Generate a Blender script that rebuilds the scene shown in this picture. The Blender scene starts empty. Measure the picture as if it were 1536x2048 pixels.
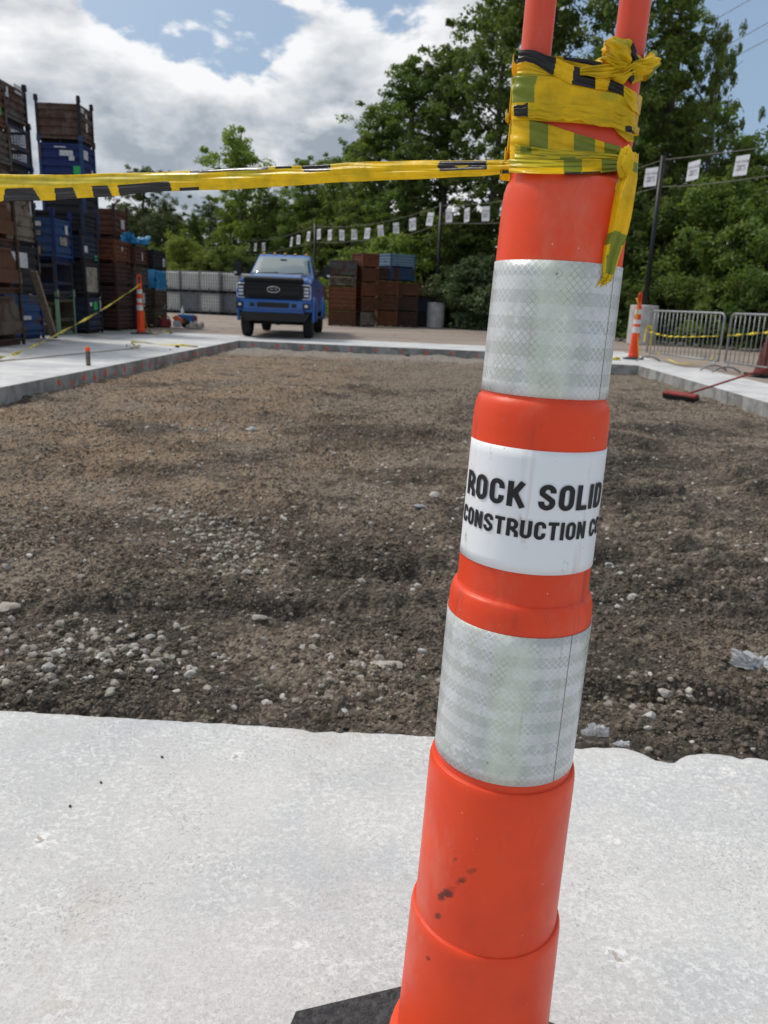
import bpy, bmesh, math, random
import numpy as np
from mathutils import Vector, Matrix
random.seed(7); rng = np.random.default_rng(7)
D = bpy.data; S = bpy.context.scene; COL = S.collection
R = math.radians

# ------------------------------------------------------------------ camera
FPX = 1538.0; CH = 1.08; PITCH = R(15.3); ROLL = R(2.3)
Fv = Vector((0, math.cos(PITCH), -math.sin(PITCH))); Uv = Vector((0, math.sin(PITCH), math.cos(PITCH))); Rv = Vector((1, 0, 0))
cr, sr = math.cos(ROLL), math.sin(ROLL)
camX = Rv * cr + Uv * sr
camY = -Rv * sr + Uv * cr
cam = D.objects.new('camera', D.cameras.new('camera')); COL.objects.link(cam); S.camera = cam
m = Matrix((camX, camY, -Fv)).transposed().to_4x4(); m.translation = Vector((0, 0, CH)); cam.matrix_world = m
cam.data.sensor_fit = 'VERTICAL'; cam.data.sensor_height = 36; cam.data.lens = 36 * FPX / 2048
cam.data.clip_start = .05; cam.data.clip_end = 2000
cam.data.dof.use_dof = True; cam.data.dof.focus_distance = .84; cam.data.dof.aperture_fstop = 12.5

def ray(px, py):
    return camX * (px - 768) - camY * (py - 1024) + Fv * FPX
def G(px, py, z=0.0):
    d = ray(px, py); return Vector((0, 0, CH)) + d * ((z - CH) / d.z)
def AT(px, py, Y):
    d = ray(px, py); return Vector((0, 0, CH)) + d * (Y / d.y)

# ------------------------------------------------------------------ world, sun, exposure
SUN_EL = R(52); SUN_AZ = R(-62)           # azimuth measured from +Y towards +X
sdir = Vector((math.sin(SUN_AZ) * math.cos(SUN_EL), math.cos(SUN_AZ) * math.cos(SUN_EL), math.sin(SUN_EL)))
sl = D.lights.new('sun', 'SUN'); sl.energy = 2.3; sl.angle = R(9); sl.color = (1, .95, .87)
so = D.objects.new('sun', sl); COL.objects.link(so); so.rotation_euler = sdir.to_track_quat('Z', 'Y').to_euler()
S.view_settings.view_transform = 'Standard'; S.view_settings.look = 'None'; S.view_settings.exposure = 0.0; S.view_settings.gamma = 1
W = D.worlds.new("World"); S.world = W; W.use_nodes = True

class NT:
    """small helper to write node trees as expressions"""
    def __init__(s, tree): s.t = tree; s.n = tree.nodes; s.l = tree.links
    def _in(s, sock, v):
        if v is None: return
        if isinstance(v, bpy.types.NodeSocket): s.l.new(v, sock)
        elif isinstance(v, (tuple, list)):
            v = tuple(v)
            if sock.type == 'RGBA' and len(v) == 3: v = v + (1,)
            sock.default_value = v
        else: sock.default_value = v
    def node(s, typ, ins=None, **kw):
        n = s.n.new(typ)
        for k, v in kw.items(): setattr(n, k, v)
        for k, v in (ins or {}).items(): s._in(n.inputs[k], v)
        return n
    def m(s, op, a, b=None, c=None, clamp=False):
        n = s.node('ShaderNodeMath', operation=op, use_clamp=clamp)
        s._in(n.inputs[0], a); s._in(n.inputs[1], b); s._in(n.inputs[2], c); return n.outputs[0]
    def vm(s, op, a, b=None, scale=None):
        n = s.node('ShaderNodeVectorMath', operation=op)
        s._in(n.inputs[0], a); s._in(n.inputs[1], b)
        if scale is not None: s._in(n.inputs['Scale'], scale)
        return n.outputs['Value'] if op in ('DOT_PRODUCT', 'LENGTH', 'DISTANCE') else n.outputs[0]
    def noise(s, vec, scale, detail=4, rough=.55, dist=0.0, col=False):
        n = s.node('ShaderNodeTexNoise', {'Vector': vec, 'Scale': scale, 'Detail': detail, 'Roughness': rough, 'Distortion': dist})
        return n.outputs['Color' if col else 'Fac']
    def vor(s, vec, scale, feature='F1', out='Distance', rand=1.0):
        n = s.node('ShaderNodeTexVoronoi', {'Vector': vec, 'Scale': scale, 'Randomness': rand}, feature=feature)
        return n.outputs[out]
    def ramp(s, f, a, b, smooth=True):
        n = s.node('ShaderNodeMapRange', {0: f, 1: a, 2: b, 3: 0.0, 4: 1.0})
        n.interpolation_type = 'SMOOTHSTEP' if smooth else 'LINEAR'
        return n.outputs[0]
    def mix(s, f, a, b, blend='MIX'):
        n = s.node('ShaderNodeMix', data_type='RGBA', blend_type=blend)
        s._in(n.inputs[0], f); s._in(n.inputs[6], a); s._in(n.inputs[7], b); return n.outputs[2]
    def sep(s, v):
        n = s.node('ShaderNodeSeparateXYZ', {0: v}); return n.outputs
    def comb(s, x, y, z):
        return s.node('ShaderNodeCombineXYZ', {0: x, 1: y, 2: z}).outputs[0]
    def scale(s, v, sc): return s.vm('MULTIPLY', v, sc)
    def bump(s, h, strength=.5, dist=.01, normal=None):
        n = s.node('ShaderNodeBump', {'Height': h, 'Strength': strength, 'Distance': dist}); s._in(n.inputs['Normal'], normal); return n.outputs[0]

def build_world():
    t = NT(W.node_tree); t.n.clear()
    out = t.node('ShaderNodeOutputWorld'); bg = t.node('ShaderNodeBackground')
    sky = t.node('ShaderNodeTexSky', sky_type='NISHITA', sun_disc=False, sun_elevation=SUN_EL, sun_rotation=SUN_AZ)
    sky.air_density = 1.0; sky.dust_density = 1.5; sky.ozone_density = 1.0
    d = t.node('ShaderNodeTexCoord').outputs['Generated']
    x, y, z = t.sep(d)
    zz = t.m('MAXIMUM', z, 0.0)
    # cloud-deck style coordinates, flattened towards the horizon
    p = t.comb(x, y, t.m('MULTIPLY', zz, 2.1))
    p = t.vm('ADD', p, (3.35, 1.2, .4))
    def dens(pp):
        a = t.noise(pp, 3.1, 6, .58, .2)
        w = t.vor(t.vm('ADD', pp, t.scale(t.noise(pp, 8, 3, .6, 0, True), (.15, .15, .15))), 7.5)
        a = t.m('SUBTRACT', t.m('ADD', a, .075), t.m('MULTIPLY', w, .17))
        return a
    n1 = dens(p); n2 = dens(t.vm('ADD', p, (-.014, .0, .045)))
    # open blue holes in the cloud, upper centre-left and upper right of the view
    def hole(px, py, width, amt):
        v = ray(px, py).normalized()
        q = t.vm('DISTANCE', d, tuple(v))
        return t.m('MULTIPLY', t.ramp(q, width, width * .15), amt)
    h = t.m('ADD', hole(400, 55, .17, .085), hole(1460, 60, .22, .075))
    h = t.m('ADD', h, hole(540, 130, .10, .055))
    h = t.m('SUBTRACT', h, hole(620, 250, .28, .09))
    h = t.m('SUBTRACT', h, hole(120, 200, .30, .05))
    cov = t.ramp(t.m('SUBTRACT', n1, h), .445, .495)
    light = t.m('ADD', t.m('MULTIPLY', t.m('SUBTRACT', n1, n2), 4.6), .44)
    light = t.m('ADD', light, t.m('MULTIPLY', t.m('SUBTRACT', t.noise(p, 13, 4, .6), .5), .55))
    thick = t.ramp(t.m('SUBTRACT', n1, h), .50, .66)
    light = t.m('SUBTRACT', light, t.m('MULTIPLY', thick, .42))
    light = t.m('ADD', light, t.m('MULTIPLY', t.m('SUBTRACT', 1.0, thick), .16))
    light = t.ramp(light, -.05, .85, False)
    cc = t.mix(light, (.33, .385, .45), (.93, .94, .955))
    skyc = t.mix(1.0, sky.outputs[0], (.105, .105, .105), 'MULTIPLY')
    skyc = t.mix(.55, skyc, (.36, .50, .68))
    col = t.mix(cov, skyc, cc)
    # brighten clouds around the veiled sun
    sd = t.vm('DOT_PRODUCT', d, tuple(sdir))
    glow = t.m('POWER', t.m('MAXIMUM', sd, 0.0), 6.0)
    col = t.mix(t.m('MULTIPLY', glow, .8, clamp=True), col, (1.5, 1.45, 1.38))
    t._in(bg.inputs[0], col); bg.inputs[1].default_value = 1.0
    t.l.new(bg.outputs[0], out.inputs[0])
build_world()

# ------------------------------------------------------------------ material helpers
def newmat(name):
    mt = D.materials.new(name); mt.use_nodes = True
    t = NT(mt.node_tree); b = t.n['Principled BSDF']; b.inputs['Specular IOR Level'].default_value = .35
    return mt, t, b
def simple(name, c, rough=.6, metal=0.0, c2=None, nscale=6, bump=0.0, bscale=40, spec=None, coat=0.0, lo=.35, hi=.7, gloss_var=0.0):
    mt, t, b = newmat(name)
    co = t.node('ShaderNodeTexCoord').outputs['Object']
    col = c
    if c2 is not None:
        col = t.mix(t.ramp(t.noise(co, nscale, 6, .6), lo, hi), c, c2)
    t._in(b.inputs['Base Color'], col); b.inputs['Roughness'].default_value = rough; b.inputs['Metallic'].default_value = metal
    if gloss_var: t._in(b.inputs['Roughness'], t.m('ADD', t.m('MULTIPLY', t.noise(co, nscale * 2, 5), gloss_var), rough - gloss_var / 2))
    if spec is not None: b.inputs['Specular IOR Level'].default_value = spec
    if coat: b.inputs['Coat Weight'].default_value = coat; b.inputs['Coat Roughness'].default_value = .08
    if bump: t._in(b.inputs['Normal'], t.bump(t.noise(co, bscale, 5, .6), bump, .01))
    return mt
def steel(name, paint, rust=.5, rustc=(.11, .045, .022), rust2=(.045, .022, .014), grime=.5):
    """old painted steel: paint, rust breaking through, dirty streaks"""
    mt, t, b = newmat(name)
    co = t.node('ShaderNodeTexCoord').outputs['Object']
    oi = t.node('ShaderNodeObjectInfo').outputs['Random']
    co = t.vm('ADD', co, t.comb(t.m('MULTIPLY', oi, 37), t.m('MULTIPLY', oi, 91), 0.0))
    rc = t.mix(t.ramp(t.noise(co, 7, 6, .65), .35, .65), rustc, rust2)
    n = t.noise(co, 2.6, 8, .68)
    msk = t.ramp(n, .72 - rust * .5, .80 - rust * .5)
    col = t.mix(msk, paint, rc)
    st = t.noise(t.scale(co, (9, 9, .7)), 1.6, 5, .6)
    col = t.mix(t.m('MULTIPLY', t.ramp(st, .45, .75), grime), col, (.03, .027, .025))
    t._in(b.inputs['Base Color'], col)
    b.inputs['Roughness'].default_value = .75
    t._in(b.inputs['Normal'], t.bump(n, .4, .02))
    return mt

# ------------------------------------------------------------------ mesh builder
class MB:
    def __init__(s): s.v = []; s.f = []; s.mi = []; s.sm = []
    def add(s, vs, fs, mi=0, smooth=False):
        o = len(s.v); s.v += [tuple(v) for v in vs]
        for f in fs: s.f.append(tuple(i + o for i in f)); s.mi.append(mi); s.sm.append(smooth)
        return s
    def box(s, c, size, rot=None, mi=0, taper=None):
        hx, hy, hz = [q / 2 for q in size]; vs = []
        for z in (-1, 1):
            k = 1 if (taper is None or z < 0) else taper
            for x, y in ((-1, -1), (1, -1), (1, 1), (-1, 1)): vs.append(Vector((x * hx * k, y * hy * k, z * hz)))
        if rot is not None: vs = [rot @ v for v in vs]
        vs = [v + Vector(c) for v in vs]
        return s.add(vs, [(3, 2, 1, 0), (4, 5, 6, 7), (0, 1, 5, 4), (1, 2, 6, 5), (2, 3, 7, 6), (3, 0, 4, 7)], mi)
    def bx(s, x0, x1, y0, y1, z0, z1, mi=0): return s.box(((x0 + x1) / 2, (y0 + y1) / 2, (z0 + z1) / 2), (x1 - x0, y1 - y0, z1 - z0), None, mi)
    def tube(s, pts, rad, n=8, mi=0, cap=True, flat=1.0):
        pts = [Vector(p) for p in pts]; rs = rad if isinstance(rad, (list, tuple)) else [rad] * len(pts)
        vs = []; up = None
        for i, p in enumerate(pts):
            d = (pts[min(i + 1, len(pts) - 1)] - pts[max(i - 1, 0)]).normalized()
            if up is None: up = Vector((0, 0, 1)) if abs(d.z) < .9 else Vector((1, 0, 0))
            a = d.cross(up).normalized(); b = a.cross(d).normalized(); up = b
            for k in range(n):
                t = 2 * math.pi * k / n; vs.append(p + (a * math.cos(t) + b * math.sin(t) * flat) * rs[i])
        fs = []
        for i in range(len(pts) - 1):
            for k in range(n):
                k2 = (k + 1) % n; fs.append((i * n + k, i * n + k2, (i + 1) * n + k2, (i + 1) * n + k))
        if cap: fs += [tuple(reversed(range(n))), tuple((len(pts) - 1) * n + k for k in range(n))]
        return s.add(vs, fs, mi, True)
    def lathe(s, prof, n=32, mi=0, c=(0, 0, 0), cap=True):
        vs = []; fs = []
        for r, z in prof:
            for k in range(n):
                t = 2 * math.pi * k / n; vs.append((c[0] + r * math.cos(t), c[1] + r * math.sin(t), c[2] + z))
        for i in range(len(prof) - 1):
            for k in range(n):
                k2 = (k + 1) % n; fs.append((i * n + k, i * n + k2, (i + 1) * n + k2, (i + 1) * n + k))
        if cap: fs += [tuple(reversed(range(n))), tuple((len(prof) - 1) * n + k for k in range(n))]
        return s.add(vs, fs, mi, True)
    def sym(s, prof, mi=0):
        """profile [(y, z, halfwidth)] mirrored in x and closed into a solid"""
        n = len(prof); vs = [(-w, y, z) for y, z, w in prof] + [(w, y, z) for y, z, w in prof]
        fs = [tuple(range(n)), tuple(reversed(range(n, 2 * n)))]
        for i in range(n): j = (i + 1) % n; fs.append((i, i + n, j + n, j))
        return s.add(vs, fs, mi)
    def prism(s, poly, z0, z1, mi=0, mside=None):
        n = len(poly); vs = [(x, y, z0) for x, y in poly] + [(x, y, z1) for x, y in poly]
        s.add(vs, [tuple(reversed(range(n))), tuple(range(n, 2 * n))], mi)
        return s.add(vs, [(i, (i + 1) % n, (i + 1) % n + n, i + n) for i in range(n)], mi if mside is None else mside)
    def build(s, name, mats, parent=None, bevel=0.0, seg=2, smooth=None, loc=None):
        me = D.meshes.new(name); me.from_pydata([tuple(v) for v in s.v], [], s.f)
        for q in (mats if isinstance(mats, (list, tuple)) else [mats]): me.materials.append(q)
        me.polygons.foreach_set('material_index', s.mi)
        me.polygons.foreach_set('use_smooth', s.sm if smooth is None else [smooth] * len(s.f))
        bm = bmesh.new(); bm.from_mesh(me); bmesh.ops.recalc_face_normals(bm, faces=bm.faces)
        if bevel:
            ed = [e for e in bm.edges if len(e.link_faces) == 2 and e.calc_face_angle(0) > .6]
            bmesh.ops.bevel(bm, geom=ed, offset=bevel, segments=seg, affect='EDGES', clamp_overlap=True)
        bm.to_mesh(me); bm.free(); me.update()
        o = D.objects.new(name, me); COL.objects.link(o)
        if parent: o.parent = parent
        if loc is not None: o.location = loc
        return o
def npmesh(name, V, F, mats, smooth=False, mi=None):
    """fast mesh from arrays; every face the same size"""
    me = D.meshes.new(name); V = np.asarray(V, np.float32); F = np.asarray(F, np.int32); k = F.shape[1]
    me.vertices.add(len(V)); me.vertices.foreach_set('co', V.ravel())
    me.loops.add(F.size); me.loops.foreach_set('vertex_index', F.ravel())
    me.polygons.add(len(F)); me.polygons.foreach_set('loop_start', np.arange(0, F.size, k, dtype=np.int32))
    me.polygons.foreach_set('loop_total', np.full(len(F), k, np.int32))
    for q in (mats if isinstance(mats, (list, tuple)) else [mats]): me.materials.append(q)
    if mi is not None: me.polygons.foreach_set('material_index', np.asarray(mi, np.int32))
    me.polygons.foreach_set('use_smooth', np.full(len(F), smooth)); me.update(calc_edges=True); me.validate()
    return me
def link(name, me, parent=None, loc=None):
    o = D.objects.new(name, me); COL.objects.link(o)
    if parent: o.parent = parent
    if loc is not None: o.location = loc
    return o
def thing(name, label, cat, loc=(0, 0, 0), rotz=0.0, group=None):
    o = D.objects.new(name, None); COL.objects.link(o); o.location = loc; o.rotation_euler = (0, 0, rotz)
    return tag(o, label, cat, group)
def tag(o, label=None, cat=None, group=None, kind=None):
    if label: o['label'] = label
    if cat: o['category'] = cat
    if group: o['group'] = group
    if kind: o['kind'] = kind
    return o
def copy_tree(o, parent=None):
    c = o.copy(); COL.objects.link(c)
    if parent: c.parent = parent
    for ch in [q for q in o.children]: copy_tree(ch, c)
    return c

# ------------------------------------------------------------------ numpy noise
_P = rng.random((256, 256))
def vnoise(x, y):
    xi = np.floor(x).astype(int); yi = np.floor(y).astype(int); fx = x - xi; fy = y - yi
    fx = fx * fx * (3 - 2 * fx); fy = fy * fy * (3 - 2 * fy)
    a = _P[xi & 255, yi & 255]; b = _P[(xi + 1) & 255, yi & 255]; c = _P[xi & 255, (yi + 1) & 255]; d = _P[(xi + 1) & 255, (yi + 1) & 255]
    return (a * (1 - fx) + b * fx) * (1 - fy) + (c * (1 - fx) + d * fx) * fy
def fbm(x, y, oct=4, g=.5):
    s = 0; a = 1; t = 0
    for i in range(oct):
        s = s + a * vnoise(x * 2 ** i + 17.3 * i, y * 2 ** i + 5.1 * i); t += a; a *= g
    return s / t
_Q = rng.random((256, 256, 2))
def worley(x, y):
    xi = np.floor(x).astype(int); yi = np.floor(y).astype(int); best = np.full(x.shape, 9.)
    for dx in (-1, 0, 1):
        for dy in (-1, 0, 1):
            c = _Q[(xi + dx) & 255, (yi + dy) & 255]
            best = np.minimum(best, (xi + dx + c[..., 0] - x) ** 2 + (yi + dy + c[..., 1] - y) ** 2)
    return np.sqrt(best)

# ================================================================== GROUND AND SLABS
def concrete_mat(name, near=False):
    mt, t, b = newmat(name)
    co = t.node('ShaderNodeTexCoord').outputs['Object']
    x, y, z = t.sep(co)
    base = t.mix(t.ramp(t.noise(co, 1.3, 6, .6), .35, .68), (.58, .58, .57), (.42, .425, .44))
    blot = t.ramp(t.noise(co, 3.4, 7, .68, .4), .52, .66)
    base = t.mix(t.m('MULTIPLY', blot, .45), base, (.76, .76, .75))
    tan = t.ramp(t.noise(t.vm('ADD', co, (5, 3, 0)), 1.9, 5, .6), .58, .72)
    base = t.mix(t.m('MULTIPLY', tan, .35), base, (.52, .47, .40))
    hgt = t.noise(co, 60, 6, .65)
    if near:
        # worn surface: soft grey and bluish patches, flaky white crust, etched lines, exposed fines
        base = t.mix(t.ramp(t.noise(co, 1.5, 5, .6), .36, .66), (.57, .56, .54), (.475, .475, .475))
        blue = t.ramp(t.noise(t.vm('ADD', co, (.35, .2, 2)), 2.1, 5, .6), .50, .64)
        base = t.mix(t.m('MULTIPLY', blue, .5), base, (.43, .45, .475))
        base = t.mix(t.m('MULTIPLY', t.ramp(t.noise(t.vm('ADD', co, (5, 3, 0)), 3.2, 6, .65), .56, .68), .55), base, (.50, .465, .42))
        w2 = t.noise(t.scale(co, (1, 1.3, 1)), 62, 6, .75, .5)
        fl = t.m('MULTIPLY', t.ramp(w2, .49, .57), t.m('ADD', .25, t.m('MULTIPLY', t.ramp(t.noise(co, 4.5, 5, .65), .40, .62), .55)))
        base = t.mix(fl, base, (.70, .70, .69))
        g1 = t.noise(co, 210, 3, .6)
        base = t.mix(t.m('MULTIPLY', t.ramp(g1, .47, .62), .28), base, (.30, .305, .32))
        w1 = t.noise(t.vm('ADD', co, (0, 0, 3)), 30, 4, .62, 2.2)
        ln = t.ramp(t.m('ABSOLUTE', t.m('SUBTRACT', w1, .5)), .012, .003)
        w3 = t.noise(t.vm('ADD', co, (7, 0, 1)), 44, 3, .6, 1.6)
        ln = t.m('MAXIMUM', ln, t.ramp(t.m('ABSOLUTE', t.m('SUBTRACT', w3, .5)), .012, .003))
        reg = t.ramp(t.noise(t.vm('ADD', co, (.4, .1, 2)), 1.8, 4, .6), .45, .58)
        base = t.mix(t.m('MULTIPLY', t.m('MULTIPLY', ln, reg), .65), base, (.80, .80, .79))
        sp = t.vor(t.vm('ADD', co, t.scale(t.noise(co, 140, 3, .65, 0, True), (.014, .014, .014))), 190)
        keep = t.ramp(t.noise(co, 120, 2, .5), .50, .58)
        agg = t.m('MULTIPLY', t.ramp(sp, .50, .28), keep)
        dens = t.ramp(t.noise(t.vm('ADD', co, (9, 2, 0)), 3.1, 5, .65), .44, .62)
        base = t.mix(t.m('MULTIPLY', t.m('MULTIPLY', agg, t.m('ADD', t.m('MULTIPLY', dens, .75), .12)), .8), base, (.25, .26, .285))
        pv = t.vm('ADD', co, t.scale(t.noise(co, 26, 5, .7, 0, True), (.09, .09, 0)))
        spall = t.m('MULTIPLY', t.ramp(t.vor(pv, 5.5), .15, .10), 1.0)
        base = t.mix(t.m('MULTIPLY', spall, t.ramp(w2, .44, .56)), base, (.74, .73, .71))
        pit = t.ramp(t.vor(pv, 5.5), .055, .03)
        base = t.mix(t.m('MULTIPLY', pit, .8), base, (.33, .29, .24))
        dk = t.ramp(t.noise(t.vm('ADD', co, (1, 7, 0)), 5.0, 7, .72), .61, .74)
        base = t.mix(t.m('MULTIPLY', dk, .5), base, (.36, .325, .285))
        hgt = t.m('ADD', t.m('MULTIPLY', hgt, .5), t.m('ADD', t.m('MULTIPLY', w2, 1.2), t.m('MULTIPLY', agg, -.35)))
        hgt = t.m('ADD', hgt, t.m('MULTIPLY', pit, -1.0))
    else:
        # dirt walked and dripped along the crate row, poured side walls mottled darker, darkest at the foot
        side = t.ramp(t.m('ADD', x, t.m('MULTIPLY', t.noise(co, .8, 5), 3.0)), -4.0, -6.4)
        base = t.mix(t.m('MULTIPLY', side, t.ramp(t.noise(t.scale(co, (1, .45, 1)), 2.0, 6, .65), .3, .62)), base, (.17, .16, .15))
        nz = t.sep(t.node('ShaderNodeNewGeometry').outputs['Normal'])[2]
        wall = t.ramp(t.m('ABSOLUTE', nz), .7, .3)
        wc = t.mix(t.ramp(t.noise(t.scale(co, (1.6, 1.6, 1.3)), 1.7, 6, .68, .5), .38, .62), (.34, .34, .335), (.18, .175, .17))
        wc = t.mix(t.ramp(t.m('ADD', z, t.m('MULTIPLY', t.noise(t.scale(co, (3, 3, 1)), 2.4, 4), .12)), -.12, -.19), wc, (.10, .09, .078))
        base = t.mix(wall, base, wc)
        cr = t.ramp(t.noise(co, 14, 6, .7), .60, .72)
        base = t.mix(t.m('MULTIPLY', cr, .3), base, (.30, .28, .26))
    t._in(b.inputs['Base Color'], base)
    t._in(b.inputs['Roughness'], t.m('ADD', t.m('MULTIPLY', t.noise(co, 5, 4), .25), .62 if not near else .55))
    t._in(b.inputs['Normal'], t.bump(hgt, .45 if near else .25, .003 if near else .006))
    return mt
M_conc = concrete_mat('concrete')
M_concn = concrete_mat('etched_concrete', True)
M_mark = simple('orange_marking_paint', (.85, .07, .02), .7, c2=(.6, .12, .06), nscale=18)

def yard_mat():
    mt, t, b = newmat('old_yard_concrete'); co = t.node('ShaderNodeTexCoord').outputs['Object']
    c = t.mix(t.ramp(t.noise(t.scale(co, (.25, 1, 1)), .5, 7, .62), .35, .65), (.30, .245, .205), (.21, .175, .15))
    c = t.mix(t.m('MULTIPLY', t.ramp(t.noise(co, 3.2, 6, .7), .5, .7), .5), c, (.38, .34, .30))
    crk = t.ramp(t.vor(t.vm('ADD', co, t.scale(t.noise(co, 1.1, 4, .5, 0, True), (1.2, 1.2, 0))), .22, 'DISTANCE_TO_EDGE'), .012, .0)
    c = t.mix(t.m('MULTIPLY', crk, .6), c, (.10, .085, .07))
    # bare dirt and leaf litter beyond the poles
    x, y, z = t.sep(co)
    far = t.m('ADD', t.m('MULTIPLY', x, .82), t.m('MULTIPLY', y, .571))
    lit = t.ramp(t.m('ADD', far, t.m('MULTIPLY', t.noise(co, 1.2, 4), 1.6)), 23.6, 24.8)
    c = t.mix(lit, c, t.mix(t.ramp(t.noise(co, 7, 5, .7), .4, .62), (.055, .042, .032), (.14, .11, .085)))
    t._in(b.inputs['Base Color'], c); b.inputs['Roughness'].default_value = .88
    t._in(b.inputs['Normal'], t.bump(t.noise(co, 22, 5, .65), .35, .01)); return mt
M_yard = yard_mat()

# --- the yard: one sheet out to the horizon with the pit left open
g = MB(); xs = [-600, -9, 6, 600]; ys = [-40, 1.2, 21, 1400]
vid = {}
for i, x in enumerate(xs):
    for j, y in enumerate(ys): vid[i, j] = len(g.v); g.v.append((x, y, -.006))
for i in range(3):
    for j in range(3):
        if (i, j) != (1, 1): g.f.append((vid[i, j], vid[i + 1, j], vid[i + 1, j + 1], vid[i, j + 1])); g.mi.append(0); g.sm.append(False)
tag(g.build('ground', M_yard), kind='structure')

# --- far, left and right slabs of new concrete, with the pit walls
LW = [(-4.62, 1.62), (-3.8, 19.6)]
def slab(name, poly, mats, z0=-.42):
    s_ = MB(); s_.prism(poly, z0, 0.0); return tag(s_.build(name, mats, bevel=.006, seg=1), kind='structure')
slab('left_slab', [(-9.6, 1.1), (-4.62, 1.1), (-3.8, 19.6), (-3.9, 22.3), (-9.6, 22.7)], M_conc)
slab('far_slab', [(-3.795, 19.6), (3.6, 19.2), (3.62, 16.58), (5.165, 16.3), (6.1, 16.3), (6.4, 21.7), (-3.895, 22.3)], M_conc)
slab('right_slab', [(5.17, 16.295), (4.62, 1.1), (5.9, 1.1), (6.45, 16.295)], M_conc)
# orange dots sprayed on the pit walls, a marking laid 3 mm proud of the wall
def dots(name, pts, nrm):
    s_ = MB(); nrm = Vector(nrm).normalized(); tx = Vector((0, 0, 1)).cross(nrm)
    for p in pts:
        p = Vector(p) + nrm * .004; rr = random.uniform(.030, .050); k = 9
        vs = []
        for i in range(k):
            a = 2 * math.pi * i / k; q = rr * random.uniform(.65, 1.25)
            vs.append(p + tx * math.cos(a) * q * .8 + Vector((0, 0, 1)) * math.sin(a) * q * 1.15)
        s_.add(vs, [tuple(range(k))])
    return tag(s_.build(name, M_mark), kind='structure')
lw = []
for i in range(27):
    y = 9.9 + i * .37; x = -4.62 + (y - 1.1) / 18.5 * .82; lw.append((x, y, -.085 - .035 * (i % 2) + random.uniform(-.01, .01)))
dots('left_wall_markings', lw, (1, -.045, 0))
dots('far_wall_markings', [(-3.45 + .62 * i, 19.6 - (.35 + .62 * i) * .054, -.10 + random.uniform(-.012, .012)) for i in range(11)], (-.054, -1, 0))

# --- near slab with its broken edge
def near_edge(x):
    e = 1.780 - .0398 * x
    e = e + .006 * (fbm(x * 9 + 3, x * 0 + 1., 3) - .5) + .004 * (fbm(x * 60, x * 0 + 7., 2) - .5)
    def dip(c, w, d): return -d * np.exp(-((x - c) / w) ** 2)
    e = e + dip(-.155, .03, .012) + dip(-.09, .012, .008)
    e = e + dip(.735, .045, .05) + dip(.70, .02, .012) + dip(.93, .02, .016) + dip(1.02, .05, .02) + dip(.52, .04, .012)
    e = e + np.where(x > .6, .012 * (fbm(x * 25, x * 0 + 2., 3) - .5), 0)
    return e
xs = np.concatenate([np.linspace(-5.5, -1.4, 40)[:-1], np.linspace(-1.4, 1.5, 900), np.linspace(1.5, 5.6, 40)[1:]])
ed = near_edge(xs); rows = []
drop = .004 + .010 * fbm(xs * 14, xs * 0 + 4, 3)
for yy, zz in ((-6.0, 0), (.2, 0), (1.3, 0)): rows.append(np.stack([xs, np.full_like(xs, yy), np.full_like(xs, zz)], 1))
rows.append(np.stack([xs, ed - .035, np.zeros_like(xs)], 1))
rows.append(np.stack([xs, ed - .012, -drop * .12], 1))
rows.append(np.stack([xs, ed, -drop], 1))
rows.append(np.stack([xs, ed + .006 + .006 * fbm(xs * 30, xs * 0, 2), -drop - .02], 1))
rows.append(np.stack([xs, ed + .008, np.full_like(xs, -.45)], 1))
n = len(xs); V = np.concatenate(rows); i = np.arange(n - 1)
F = np.concatenate([np.stack([r * n + i, r * n + i + 1, (r + 1) * n + i + 1, (r + 1) * n + i], 1) for r in range(len(rows) - 1)])
V[:, 2] += .002
tag(link('near_slab', npmesh('near_slab', V, F, M_concn, True)), kind='structure')

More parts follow.
